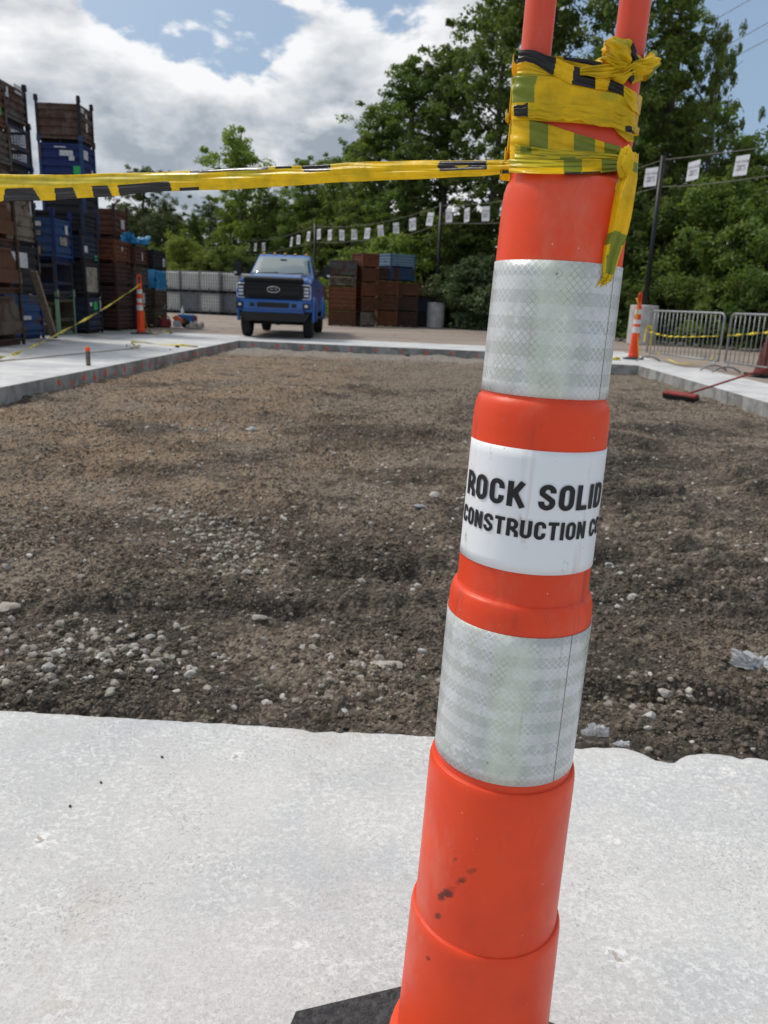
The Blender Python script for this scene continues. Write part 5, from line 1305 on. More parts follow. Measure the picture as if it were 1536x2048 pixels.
# ================================================================== POLES, CABLE AND SIGNS
P1 = Vector((8.62, 27.3, 0)); P2 = Vector((2.02, 36.95, 0)); dv = P2 - P1
PP = [P1 - dv, P1, P2, P2 + dv, P2 + dv * 2]
M_cb = simple('cast_concrete', (.47, .46, .45), .85, c2=(.33, .32, .31), nscale=3, bump=.3, bscale=30)
M_pole = simple('black_painted_pole', (.010, .011, .013), .45); M_cable = simple('steel_cable', (.16, .15, .13), .6)
pl_lab = ['', 'tall black pole in a concrete base behind the crowd barrier', 'tall black pole in a concrete drum beside the rust bins', 'black pole among trees directly above the truck cab', 'farthest black pole above the truck bonnet at left']
ztop = [6.05, 6.0, 5.45, 5.2, 4.95]
for i in range(1, 5):
    p = thing('sign_pole', pl_lab[i], 'pole', PP[i], 0, 'black poles carrying the sign cable')
    b_ = MB(); b_.tube([(0, 0, .5), (0, 0, ztop[i])], .075 if i < 3 else .07, 14); b_.build('shaft', M_pole, p, smooth=True)
    rr_, hh = ((.47, 1.30), (.41, 1.12), (.42, 1.1), (.42, 1.1))[i - 1]
    b_ = MB(); b_.lathe([(rr_, 0.0), (rr_, .02), (rr_ * .985, hh - .03), (rr_ * .96, hh), (.12, hh + .01)], 40); b_.build('concrete_base', M_cb, p)
cb = thing('cable', 'pair of thin cables strung between the black poles above the signs', 'cable', (0, 0, 0))
def cable_pt(t, lower=0):
    """t counts poles; 1 is the pole behind the barrier"""
    i = min(int(math.floor(t)), 3); k = t - i; a, b1 = PP[i], PP[i + 1]
    za, zb = ztop[i] - .12, ztop[i + 1] - .12; sag = .5 * 4 * k * (1 - k) * (.7 if i else .2)
    p = a.lerp(b1, k); p.z = za + (zb - za) * k - sag - lower * (.80 + .05 * math.sin(t * 9)); return p
for lw_ in (0, 1):
    b_ = MB(); b_.tube([cable_pt(t, lw_) for t in np.linspace(0.02, 3.98, 90)], .014, 5); b_.build('cable_run', M_cable, cb)
M_sign = simple('white_sign_board', (.62, .64, .68), .6, c2=(.52, .54, .58), nscale=5); M_sgt = simple('sign_lettering', (.20, .20, .23), .7)
txt = text_mesh('THE STAGE\nShipping\nAMPL.17', .110, 1.0, .02); 
zs = [v.co.y for v in txt.vertices]; cz = (max(zs) + min(zs)) / 2
for v in txt.vertices: v.co = Vector((v.co.x, -.008, (v.co.y - cz) * 1.15))
txt.materials.clear(); txt.materials.append(M_sgt)
b_ = MB(); b_.bx(-.28, .28, -.004, .004, -.335, .335); 
pan = b_.build('board', M_sign); pan_me = pan.data; D.objects.remove(pan)
ang = math.atan2(dv.y, dv.x) + math.pi                        # board faces the yard
def tpx(px, lo_, hi_):
    """parameter along the cable that lies on the given sight line"""
    best = None
    for t in np.linspace(lo_, hi_, 600):
        p = cable_pt(t); d = p - Vector((0, 0, CH)); z = d.dot(Fv); x = 768 + FPX * d.dot(camX) / z
        if best is None or abs(x - px) < best[0]: best = (abs(x - px), t)
    return best[1]
sgn = []
for px, a, c in [(1487, 0, 1), (1390, 0, 1), (1305, .9, 1.3), (1250, 1, 1.6), (973, 1.2, 2), (935, 1.3, 2), (899, 1.5, 2), (861, 2, 2.4), (826, 2, 2.6), (793, 2, 3), (762, 2, 3), (735, 2, 3), (709, 2, 3), (684, 2, 3), (660, 2, 3), (638, 2.5, 3.05), (617, 3, 3.4), (597, 3, 3.6), (583, 3, 3.7), (527, 3, 3.98), (511, 3, 3.99), (496, 3, 3.99)]:
    sgn.append(tpx(px, a, c))
for t in (1.62, 1.50, 1.37): sgn.append(t)
ordn = ['first', 'second', 'third', 'fourth', 'fifth', 'sixth', 'seventh', 'eighth', 'ninth', 'tenth', 'eleventh', 'twelfth', 'thirteenth', 'fourteenth', 'fifteenth', 'sixteenth', 'seventeenth', 'eighteenth', 'nineteenth', 'twentieth', 'twenty-first', 'twenty-second', 'twenty-third', 'twenty-fourth', 'twenty-fifth']
for i, t in enumerate(sorted(sgn, reverse=True)):
    p = cable_pt(t); r_ = thing('hanging_sign', 'white lettered sign hung on the cable, %s sign counted from the left' % ordn[i], 'sign', p - Vector((0, 0, .42)), ang, 'white signs hanging from the cable')
    r_.rotation_euler = (random.uniform(-.10, .10), random.uniform(-.09, .09), ang + random.uniform(-.22, .22)); kk_ = random.uniform(.76, .88); r_.scale = (kk_, kk_, kk_)
    o = link('board', pan_me, r_); link('lettering', txt, o)

# ================================================================== CROWD BARRIERS, CONES AND TAPE ON THE RIGHT
M_galv = simple('galvanised_steel', (.30, .31, .32), .45, .55, c2=(.22, .23, .24), nscale=4)
def barrier(a, b, label, nb=17):
    a = Vector(a); b = Vector(b); L = (b - a).length; dx, dy = (b - a).x, (b - a).y
    r_ = thing('crowd_barrier', label, 'barrier', a, math.atan2(dy, dx), 'galvanised crowd barriers along the right slab')
    b1 = MB(); z0, z1, c = .20, 1.11, .10
    loop = [(0, 0, z0), (0, 0, z1 - c)] + [(c - c * math.cos(q), 0, z1 - c + c * math.sin(q)) for q in (.5, 1.05)] + [(c, 0, z1), (L - c, 0, z1)] + [(L - c + c * math.sin(q), 0, z1 - c + c * math.cos(q)) for q in (.5, 1.05)] + [(L, 0, z1 - c), (L, 0, z0), (L - .01, 0, z0 - .0)]
    b1.tube(loop, .021, 8); b1.tube([(0, 0, z0), (L, 0, z0)], .019, 8); b1.build('frame', M_galv, r_)
    for k in range(1, nb + 1):
        x = L * k / (nb + 1); b1 = MB(); b1.tube([(x, 0, z0), (x, 0, z1)], .009, 6); b1.build('upright_bar', M_galv, r_)
    for x in (.10, L - .10):
        b1 = MB(); b1.tube([(x, 0, z0), (x, 0, .12), (x, -.04, .09)], .018, 6); b1.tube([(x, -.30, .012), (x, -.24, .05), (x, -.12, .10), (x, 0, .11), (x, .12, .10), (x, .24, .05), (x, .30, .012)], .018, 6); b1.build('foot', M_galv, r_)
    return r_
barrier((5.80, 17.82, .004), (6.44, 15.42, .004), 'left crowd barrier, standing whole between post and dark cone')
barrier((6.50, 15.25, .004), (6.98, 12.75, .004), 'right crowd barrier, cut by the right edge of the photo')
far_post('distant channelizer post with tape beside the crowd barrier on the right', (5.69, 18.42, .004), .6)
far_post('distant channelizer post with yellow tape in front of the left bins', (-6.62, 20.85, .004), .3)
M_ty2 = simple('yellow_tape_far', (.80, .62, .03), .4, c2=(.45, .34, .03), nscale=14); M_tyb = simple('yellow_tape_printed', (.80, .62, .03), .4, c2=(.05, .05, .03), nscale=26, lo=.52, hi=.56)
def ribbon(name, label, pts, w, mat, twist=0.0, n=60, cat='caution tape', grp=None, flatup=False):
    P = []; pts = [Vector(p) for p in pts]; L = len(pts) - 1
    for i in range(n + 1):
        t = i / n * L; k = min(int(t), L - 1); f = t - k
        p0 = pts[max(k - 1, 0)]; p1 = pts[k]; p2 = pts[k + 1]; p3 = pts[min(k + 2, L)]
        p = .5 * ((2 * p1) + (p2 - p0) * f + (2 * p0 - 5 * p1 + 4 * p2 - p3) * f * f + (3 * p1 - p0 - 3 * p2 + p3) * f ** 3)
        a = twist * i / n; ww = w * (.7 + .3 * math.cos(a * 1.3 + i * .31))
        d = (p2 - p1).normalized(); side = d.cross(Vector((0, 0, 1)));
        if side.length < .05: side = Vector((1, 0, 0))
        side.normalize(); upv = side.cross(d).normalized() if not flatup else side
        o = (upv * math.cos(a) + side * math.sin(a)) if not flatup else side
        P.append([p - o * ww / 2, p, p + o * ww / 2])
    me = npmesh(name, np.array([[tuple(q) for q in r_] for r_ in P]).reshape(-1, 3), np.array([(i * 3 + j, (i + 1) * 3 + j, (i + 1) * 3 + j + 1, i * 3 + j + 1) for i in range(n) for j in range(2)]), mat, True)
    o = link(name, me); o.modifiers.new('t', 'SOLIDIFY').thickness = .002
    return tag(o, label, cat, grp)
lp = Vector((-6.62, 20.85, 1.24))
ribbon('caution_tape', 'taut yellow tape running from the left channelizer down to the lower left edge', [lp, AT(200, 622, 18.2), AT(110, 671, 15.0), AT(40, 704, 12.6), AT(-30, 722, 10.9), AT(-120, 740, 9.2)], .055, M_tyb, 26, 120)
ribbon('caution_tape', 'loose end of yellow printed tape hanging beside the left channelizer', [lp + Vector((.04, -.05, .03)), AT(283, 590, 20.7), AT(287, 620, 20.65), AT(292, 648, 20.6), AT(300, 664, 20.55), AT(312, 669, 20.5)], .12, M_tyb, .8, 50)
ribbon('caution_tape', 'slack yellow tape lying in a heap on the slab near the left channelizer', [G(312, 668, .02), G(325, 664, .02), G(332, 662, .03), G(346, 664, .02), G(338, 667, .02)], .07, M_ty2, 6, 40)
ribbon('caution_tape', 'flat yellow tape on the slab ending above the pit wall', [G(262, 684, .015), G(290, 685, .02), G(330, 689, .015), G(365, 691, .015), G(396, 693, .012)], .07, M_ty2, 4, 40)
ribbon('caution_tape', 'bunched tan end of tape on the left slab', [G(252, 692, .02), G(262, 688, .05), G(270, 690, .02), G(276, 695, .03), G(262, 696, .02), G(280, 690, .02)], .06, simple('tan_tape', (.42, .36, .22), .6), 9, 40)
b_ = MB(); b_.tube([G(-30, 724, .01), G(60, 717, .01), G(120, 711, .01), G(180, 705, .01), G(225, 701, .01), G(262, 697, .01)], .009, 6); tag(b_.build('rope', simple('tan_rope', (.32, .27, .20), .9)), 'thin tan rope lying across the left slab', 'rope')
bl = Vector((5.80, 17.82, 0))
bdir = (Vector((6.44, 15.42, 0)) - bl)
ribbon('caution_tape', 'yellow tape strung across the bars of the left barrier', [bl + Vector((-.03, 0, .66)), bl + bdir * .3 + Vector((-.04, 0, .60)), bl + bdir * .6 + Vector((-.04, 0, .62)), bl + bdir * .98 + Vector((-.04, 0, .68))], .05, M_tyb, 30, 80)
b2 = Vector((6.50, 15.25, 0)); bd2 = Vector((6.98, 12.75, 0)) - b2
ribbon('caution_tape', 'yellow tape rising across the bars of the right barrier', [b2 + Vector((-.03, 0, .70)), b2 + bd2 * .4 + Vector((-.04, 0, .80)), b2 + bd2 * .8 + Vector((-.04, 0, .92)), b2 + bd2 * 1.0 + Vector((-.04, 0, .98))], .055, M_tyb, 24, 60)
ribbon('caution_tape', 'bundle of yellow tape hanging on the end post of the left barrier', [AT(1288, 684, 17.9), AT(1292, 662, 17.85), AT(1299, 652, 17.8), AT(1303, 668, 17.8), AT(1300, 690, 17.8), AT(1301, 708, 17.8)], .085, M_ty2, 2, 40)
ribbon('caution_tape', 'slack yellow tape drooping under the left barrier to the ground', [AT(1312, 704, 17.2), AT(1335, 718, 16.9), AT(1362, 727, 16.4), AT(1400, 725, 16), AT(1425, 716, 15.7), AT(1438, 704, 15.5)], .03, M_ty2, 8, 50)
ribbon('caution_tape', 'yellow tape tied down the distant right channelizer', [AT(1273, 596, 18.35), AT(1276, 612, 18.3), AT(1273, 640, 18.28), AT(1276, 680, 18.27), AT(1277, 716, 18.26)], .05, simple('orange_yellow_tape', (.80, .42, .03), .5), 3, 40)
b_ = MB(); p0, p1 = G(1212, 716, .03), G(1240, 718, .03); b_.tube([p0, p1], .035, 8); tag(b_.build('caution_tape', M_tyb), 'yellow printed tape on the slab left of the right channelizer', 'caution tape')
# old dark cone behind the barrier
cn = thing('traffic_cone', 'faded dark red traffic cone leaning behind the right barrier', 'cone', (6.92, 14.55, .004), .3); cn.rotation_euler.y = .06
M_cone = simple('faded_red_rubber', (.15, .028, .022), .75, c2=(.07, .02, .018), nscale=7)
b_ = MB(); b_.lathe([(.17, .04), (.155, .06), (.035, .86), (.03, .90), (.022, .90)], 28); c1 = b_.build('cone_body', M_cone, cn)
b_ = MB(); b_.prism([(-.23, -.23), (.23, -.23), (.23, .23), (-.23, .23)], .004, .045); b_.build('cone_base', M_blk, cn, bevel=.02)
b_ = MB(); b_.lathe([(.134, .18), (.118, .30)], 20, cap=False); b_.build('scuff_band', simple('scuffed_rubber', (.20, .05, .04), .8, c2=(.34, .26, .24), nscale=9, lo=.55, hi=.62), cn)
# push broom standing off the right slab
M_red = simple('red_handle_paint', (.26, .030, .030), .7, c2=(.15, .022, .02), nscale=9); 
h0, h1 = G(1335, 790, -.16), G(1385, 806, -.16); ctr = (h0 + h1) / 2; ctr.z = -.125
bro = thing('push_broom', 'red push broom with its head in the dirt and handle over the right slab', 'broom', (ctr.x, ctr.y, -.20))
hd = (h1 - h0); hd.z = 0; ln = .60; hd.normalize(); hd = Vector((.50, -.87, 0))
rot = Matrix.Rotation(math.atan2(hd.y, hd.x), 3, 'Z') @ Matrix.Rotation(R(28), 3, 'X')
b_ = MB(); b_.box((0, 0, .10), (ln, .10, .055), rot); b_.build('broom_head', M_red, bro, bevel=.012)
b_ = MB(); b_.box(rot @ Vector((0, 0, -.035)) + Vector((0, 0, .10)), (ln * .98, .11, .07), rot); b_.build('bristles', simple('dark_bristles', (.03, .028, .028), .9, bump=.6, bscale=60), bro)
b_ = MB(); b_.box(rot @ Vector((0, -.052, 0)) + Vector((0, 0, .10)), (ln * .9, .004, .035), rot); b_.build('grip_strip', M_blk, bro)
hend = AT(1600, 716, 11.2) - bro.location
b_ = MB(); b_.tube([Vector((.10, -.02, .12)), Vector((.10, -.02, .12)).lerp(hend, .5), hend], .015, 8); b_.build('handle', M_red, bro)
# spray can on the left slab
sc = thing('spray_can', 'marking paint can with bright orange cap standing on the left slab edge', 'spray can', G(177, 731, .003))
b_ = MB(); b_.lathe([(.031, 0), (.033, .004), (.033, .19), (.030, .205), (.028, .207)], 24); b_.build('can', simple('printed_can', (.20, .18, .15), .4, .5, c2=(.06, .055, .05), nscale=30), sc)
b_ = MB(); b_.lathe([(.0335, .207), (.034, .212), (.034, .262), (.031, .268), (.0, .268)], 24); b_.build('cap', simple('orange_cap', (.95, .10, .02), .4), sc)
# bits on the left slab and the far end of the dirt
for px, py, s_, lab in ((354, 695, .10, 'black lump of hardware on the left slab near the tape end'), (341, 700, .05, 'small flat grey shim on the left slab'), (815, 714, .13, 'dark scrap of plastic against the far pit wall')):
    g_ = G(px, py, .0 if py < 705 else -.19); o = link('scrap', npmesh('scrap', rock_mesh(int(px), s_ * .6, s_ * .45, s_ * .32, ICO2), ICO2[1], M_blk if s_ > .06 else M_cb, False), None, (g_.x, g_.y, g_.z + s_ * .2)); tag(o, lab, 'scrap')
b_ = MB(); p0 = G(-3, 822, -.17); b_.box(p0 + Vector((.03, 0, 0)), (.12, .02, .015), Matrix.Rotation(-.6, 3, 'Z')); tag(b_.build('wood_sliver', simple('pale_wood', (.5, .42, .3), .8)), 'pale sliver of wood in the dirt at the left edge', 'wood')

# ---- tools and containers left on the yard in front of the totes
b0 = G(332, 655)
gc = thing('fuel_can', 'dark red plastic fuel can with spout beside the left bins', 'fuel can', (b0.x, b0.y, .004), .3); M_gas = simple('red_fuel_plastic', (.22, .012, .02), .45)
b_ = MB(); b_.bx(-.17, .17, -.12, .12, 0, .27); b_.build('can_body', M_gas, gc, bevel=.04, seg=3)
b_ = MB(); b_.tube([(-.12, 0, .27), (-.10, 0, .34), (.08, 0, .34), (.12, 0, .27)], .02, 8); b_.build('handle', M_gas, gc)
b_ = MB(); b_.tube([(-.14, 0, .27), (-.2, 0, .36), (-.27, 0, .42)], .022, 8); b_.build('spout', simple('yellow_spout', (.5, .35, .06), .5), gc)
b1_ = G(356, 656); cs = thing('cutoff_saw', 'orange and white cut-off saw lying beside the red fuel can', 'saw', (b1_.x, b1_.y, .004), .2)
b_ = MB(); b_.bx(-.15, .12, -.12, .12, .03, .24); b_.build('saw_body', simple('pale_grey_casing', (.45, .46, .46), .5), cs, bevel=.04)
b_ = MB(); b_.tube([(-.14, -.02, .28), (-.05, -.02, .36), (.08, -.02, .28), (.20, -.02, .16)], .045, 8); b_.box((0, 0, .27), (.2, .2, .07)); b_.build('top_cover', simple('saw_orange', (.70, .13, .03), .45), cs)
b_ = MB(); b_.tube([(.22, -.03, .16), (.22, .0, .16)], .15, 24); b_.build('blade', M_blk, cs)
b2_ = G(367, 651); cx_ = thing('cool_box', 'low blue cool box with red end behind the saw', 'cool box', (b2_.x, b2_.y + .5, .004), .1)
b_ = MB(); b_.bx(-.30, .26, -.18, .18, 0, .30); b_.build('box_body', simple('cool_box_blue', (.02, .12, .32), .5), cx_, bevel=.03)
b_ = MB(); b_.bx(-.31, .27, -.19, .19, .30, .36); b_.build('lid', simple('cool_box_lid', (.08, .22, .42), .5), cx_, bevel=.02); b_ = MB(); b_.bx(.262, .34, -.16, .16, .04, .32); b_.build('end_panel', M_gas, cx_, bevel=.01)
bt = thing('spray_bottle', 'white bottle with a pointed top standing on the blue cool box', 'bottle', (b2_.x - .15, b2_.y + .5, .365)); b_ = MB(); b_.lathe([(.05, 0), (.055, .02), (.05, .16), (.02, .20), (.016, .26), (.0, .30)], 16); b_.build('bottle', M_white, bt)
g_ = G(388, 657); crumple('cloth_sack', simple('cream_sack', (.52, .49, .42), .8, c2=(.38, .34, .28), nscale=8), 'cream coloured limp sack lying right of the saw', (g_.x, g_.y, .02), .36, .22, .2, 5, 'sack')
# pale green paint spill line by the left bins
b_ = MB(); V = [tuple(G(x_, y_, .003)) for x_, y_ in ((205, 664), (238, 661), (272, 660), (300, 658), (303, 661), (268, 664), (238, 666), (207, 667))]; b_.add(V, [tuple(range(8))]); tag(b_.build('paint_patch', simple('green_floor_paint', (.22, .30, .24), .8, c2=(.2, .19, .17), nscale=2)), kind='structure')

# ================================================================== EMBANKMENT AND VEGETATION
ld = dv.normalized(); ln_ = Vector((-ld.y, ld.x, 0)) * -1            # away from the yard
if ln_.y < 0: ln_ = -ln_
def along(s_, off):      # s_ metres from the pole behind the barrier, off metres beyond the pole line
    return P1 + ld * s_ + ln_ * off
def bank_h(off, s_): return max(0.0, (off - 2.2)) * .42 * (1 if off < 9 else 1) if off < 9 else 2.86
V = []; nI, nJ = 60, 16
for i in range(nI):
    s_ = -26 + 90 * i / (nI - 1)
    for j in range(nJ):
        off = 1.6 + 16 * (j / (nJ - 1)) ** 1.3; p = along(s_, off); hgt_ = bank_h(off, s_) + (.5 * (fbm(np.array([s_ * .4]), np.array([off * .5]), 3)[0] - .4) if j > 1 else -.02)
        V.append((p.x, p.y, hgt_ if j else -.05))
F = np.array([(i * nJ + j, i * nJ + j + 1, (i + 1) * nJ + j + 1, (i + 1) * nJ + j) for i in range(nI - 1) for j in range(nJ - 1)])
M_bank = simple('dark_leaf_litter', (.045, .036, .026), .95, c2=(.09, .075, .05), nscale=2, bump=.6, bscale=9)  # dark soil and litter colour over the whole bank
tag(link('embankment', npmesh('embankment', np.array(V), F, M_bank, True)), kind='structure')

def leaf_mat(name, a, b_c, tr=.35):
    mt, t, b = newmat(name)
    r = t.node('ShaderNodeNewGeometry').outputs['Random Per Island']; oi = t.node('ShaderNodeObjectInfo').outputs['Random']
    co = t.node('ShaderNodeTexCoord').outputs['Object']
    n = t.ramp(t.noise(co, .9, 3, .6), .38, .64)
    c = t.mix(t.m('ADD', t.m('MULTIPLY', r, .55), t.m('MULTIPLY', n, .45)), a, b_c)
    hs = t.node('ShaderNodeHueSaturation', {'Color': c}); t._in(hs.inputs['Value'], t.m('ADD', .88, t.m('MULTIPLY', oi, .24))); t._in(hs.inputs['Hue'], t.m('ADD', .49, t.m('MULTIPLY', oi, .02)))
    c = hs.outputs[0]
    t._in(b.inputs['Base Color'], c); b.inputs['Roughness'].default_value = .5; b.inputs['Specular IOR Level'].default_value = .25
    tl = t.node('ShaderNodeBsdfTranslucent', {'Color': t.mix(1.0, c, (1.3, 1.25, .6), 'MULTIPLY')}); mx = t.node('ShaderNodeMixShader', {0: tr})
    o = t.n['Material Output']; t.l.new(b.outputs[0], mx.inputs[1]); t.l.new(tl.outputs[0], mx.inputs[2]); t.l.new(mx.outputs[0], o.inputs[0]); return mt
L_dark = leaf_mat('dark_foliage', (.060, .105, .032), (.165, .235, .065), .5); L_mid = leaf_mat('mid_foliage', (.085, .140, .032), (.21, .275, .070), .45); L_lite = leaf_mat('light_foliage', (.12, .18, .035), (.24, .30, .075), .5)
L_grey = leaf_mat('grey_green_foliage', (.070, .105, .050), (.14, .185, .09))
M_bark = simple('bark', (.060, .050, .042), .95, c2=(.11, .095, .08), nscale=4)

def tree_proto(seed, H, Wd, base_h, nl, shape='oval', leaf=.15, cl=.62, droop=.2, ntips=260):
    """returns (trunk mesh, leaf mesh): forked trunk and limbs, leaves in clumps round the limb ends"""
    r_ = np.random.default_rng(seed); b1 = MB()
    def env(k):     # crown radius at height fraction
        if shape == 'oval': return math.sin(math.pi * min(1, max(0, k)) ** .75) ** .7
        if shape == 'cone': return (1 - k) ** .7 * min(1, k * 6 + .25)
        if shape == 'umbrella': return (k ** .5) * (1 - max(0, (k - .75) / .25) ** 2 * .6)
        return 1 - .45 * k
    tr = []; lean = r_.normal(0, .03, 2) * H
    for i in range(8):
        k = i / 7; tr.append(Vector((lean[0] * k * k + r_.normal(0, .012) * H * (i > 0), lean[1] * k * k + r_.normal(0, .012) * H * (i > 0), H * .93 * k)))
    b1.tube(tr, [H * .016 * (1 - .82 * i / 7) + .012 for i in range(8)], 7)
    tips = []
    def tr_at(k): q = k * 7; i = min(int(q), 6); return tr[i].lerp(tr[i + 1], q - i)
    nb = max(10, int(H * 2.2))
    for i in range(nb):
        k = base_h + (1 - base_h) * ((i + r_.random()) / nb); kk = (k - base_h) / (1 - base_h); a = i * 2.4 + r_.normal(0, .4)
        rad = Wd / 2 * env(kk) * r_.uniform(.65, 1.12); p0 = tr_at(min(k * .96, .99)); up = (.45 + .35 * kk) * rad * r_.uniform(.4, 1.2)
        p3 = p0 + Vector((math.cos(a) * rad, math.sin(a) * rad, up - droop * rad)); mid = p0.lerp(p3, .5) + Vector((0, 0, rad * .14))
        b1.tube([p0, mid, p3], [.012 * H * .45 * (1 - .6 * kk) + .008, .018, .006], 5)
        ns = max(3, int(ntips / nb))
        for j in range(ns):
            f = .3 + .75 * r_.random(); q = p0.lerp(mid, f * 2) if f < .5 else mid.lerp(p3, (f - .5) * 2)
            t_ = q + Vector(r_.normal(0, 1, 3) * np.array([1, 1, .65]) * (.13 * Wd * (.35 + .5 * f))); tips.append((t_, f))
            if j % 3 == 0: b1.tube([q, t_], [.010, .004], 3, cap=False)
    tips = np.array([tuple(t_) for t_, f in tips]); n = len(tips); per = max(6, nl // n)
    csz = cl * r_.uniform(.5, 1.3, n)
    C_ = np.repeat(tips, per, 0); sz = np.repeat(csz, per)
    off = r_.normal(0, 1, (n * per, 3)); off /= np.linalg.norm(off, axis=1)[:, None]; off *= (r_.random((n * per, 1)) ** .5) * np.array([1, 1, .62]); off[:, 2] -= np.where(r_.random(n * per) > .7, .25, 0)
    P0 = C_ + off * sz[:, None]; m_ = len(P0)
    # leaf blades: diamond quads, loosely facing up and out
    nrm = off + r_.normal(0, .55, (m_, 3)) + np.array([0, 0, .55]); nrm /= np.linalg.norm(nrm, axis=1)[:, None]
    t1 = np.cross(nrm, r_.normal(0, 1, (m_, 3))); t1 /= np.linalg.norm(t1, axis=1)[:, None]; t2 = np.cross(nrm, t1)
    L = leaf * r_.uniform(.6, 1.3, (m_, 1)); Wl = L * r_.uniform(.42, .62, (m_, 1))
    V = np.stack([P0 - t1 * L, P0 - t2 * Wl + nrm * L * .15, P0 + t1 * L, P0 + t2 * Wl + nrm * L * .15], 1).reshape(-1, 3)
    F = np.arange(m_ * 4).reshape(-1, 4)
    tm = b1.build('trunk', M_bark); tme = tm.data; D.objects.remove(tm)
    return tme, npmesh('crown', V, F, L_mid, False)
PROTO = {
    'tall':   tree_proto(1, 14, 6.6, .14, 24000, 'oval', .095, .42, .05, 330),
    'poplar': tree_proto(2, 15, 4.6, .10, 22000, 'cone', .09, .36, -.35, 330),
    'feather': tree_proto(3, 12, 6.4, .12, 26000, 'cone', .09, .44, .10, 320),
    'loose':  tree_proto(4, 11, 6.0, .22, 16000, 'oval', .10, .46, .05, 190),
    'bushy':  tree_proto(5, 6, 6.0, .04, 20000, 'oval', .11, .55, .2, 280),
    'shrub':  tree_proto(6, 3.4, 3.9, .02, 13000, 'oval', .085, .42, .22, 190),
    'shrub2': tree_proto(7, 2.6, 3.6, .02, 10000, 'umbrella', .08, .38, .35, 150),
}
_lm = {}
def plant(name, kind, loc, H, label, mat, group, wx=1.0, rz=None, cat=None):
    tme, lme = PROTO[kind]; base = {'tall': 14, 'poplar': 15, 'feather': 12, 'loose': 11, 'bushy': 6, 'shrub': 3.4, 'shrub2': 2.6}[kind]
    key = (kind, mat.name)
    if key not in _lm:
        if lme.users == 0: lm = lme
        else: lm = lme.copy()
        lm.materials.clear(); lm.materials.append(mat); _lm[key] = lm
    k = H / base; r_ = thing(name, label, cat or name, loc, random.uniform(0, 6.28) if rz is None else rz, group); r_.scale = (k * wx, k * wx, k)
    link('trunk', tme, r_); link('crown', _lm[key], r_); return r_
def proj_off(px, Y):
    """ground point on a sight line at distance Y"""
    p = AT(px, 620, Y); return p.x
GT = 'tall trees on the bank behind the poles'; GS = 'shrubs along the foot of the bank'; GB = 'trees far behind the white totes'
def gz(x, y):
    q = Vector((x, y, 0)) - P1; off = q.dot(ln_); return max(0, bank_h(off, 0)) if off > 1.6 else 0.0
def tree_at(px, top, Y, kind, label, mat, group, wx=1.0, name='tree'):
    x = proj_off(px, Y); z0 = gz(x, Y) - .1; tp = AT(px, top, Y); H = (tp.z - z0) / .97
    return plant(name, kind, (x, Y, z0), H, label, mat, group, wx)
tree_at(1180, -190, 35, 'tall', 'tall dark tree directly behind the two orange handle tubes', L_dark, GT, .85)
tree_at(1060, -120, 37.5, 'tall', 'tall dense tree rising left of the handle tubes', L_dark, GT, 1.0)
tree_at(1300, -90, 33.5, 'poplar', 'upright tree with leaning top twigs between post and right pole', L_mid, GT, 1.1)
tree_at(1375, 20, 32.5, 'loose', 'slim tree whose twigs reach into the bright gap at upper right', L_mid, GT, .36)
tree_at(965, -60, 40, 'tall', 'broad dark tree left of the post, its top out of frame', L_dark, GT, 1.0)
tree_at(880, 55, 42, 'poplar', 'pointed tree just left of the tallest dark tree', L_dark, GT, 1.35)
tree_at(818, 85, 43, 'poplar', 'feathery crowned tree at the left end of the tall group', L_dark, GT, 1.3)
tree_at(752, 185, 45, 'poplar', 'lower feathery tree stepping down towards the left', L_mid, GT, 1.45)
tree_at(700, 262, 48, 'tall', 'round topped tree above the truck right side', L_dark, GT, .85)
tree_at(1605, 110, 27.5, 'tall', 'bright leaved tree filling the right edge above the signs', L_lite, GT, .95)
tree_at(1730, -110, 29, 'tall', 'tree whose branches enter at the top right corner', L_mid, GT, 1.0)
tree_at(1440, 300, 34, 'bushy', 'bushy tree under the bright leaved tree at right', L_mid, GT, 1.1)
tree_at(1245, 190, 39, 'bushy', 'dark bushy tree filling behind the tail of the tape', L_dark, GT, 1.0)
tree_at(490, 258, 57, 'loose', 'airy light green tree standing above the others over the truck bonnet', L_lite, GB, .95)
tree_at(430, 395, 60, 'tall', 'dark green tree left of the airy light one', L_grey, GB, .9)
tree_at(590, 300, 54, 'feather', 'spiky topped tree above the truck cab at left', L_mid, GB, .85)
tree_at(650, 292, 52, 'feather', 'spiky topped tree above the truck cab at right', L_mid, GB, .85)
tree_at(545, 375, 56, 'tall', 'mid green tree low behind the truck roof', L_mid, GB, .9)
tree_at(290, 322, 56, 'tall', 'broad grey green tree right of the left bin stacks', L_grey, GB, 1.15)
tree_at(345, 400, 59, 'loose', 'thin tree right of the broad grey green one', L_grey, GB, .9)
tree_at(240, 418, 64, 'tall', 'low distant tree close to the left bins', L_grey, GB, 1.2)
tree_at(395, 415, 56, 'poplar', 'narrow dark tree behind the bright bush', L_dark, GB, 1.0)
tree_at(370, 478, 51, 'bushy', 'light yellow green bush above the totes at left', L_lite, GB, .85, 'shrub')
tree_at(425, 500, 50, 'bushy', 'mid green bush above the middle totes', L_mid, GB, .9, 'shrub')
tree_at(480, 512, 50, 'bushy', 'dark bush above the totes beside the truck', L_dark, GB, .95, 'shrub')
tree_at(310, 500, 53, 'bushy', 'green bush above the leftmost totes', L_mid, GB, .95, 'shrub')
tree_at(770, 480, 39.5, 'shrub', 'bright green shrub hanging over the rust bins', L_lite, GS, 1.0, 'shrub')
tree_at(700, 520, 42, 'bushy', 'shrub between truck and the tallest rust stack', L_mid, GS, .9, 'shrub')
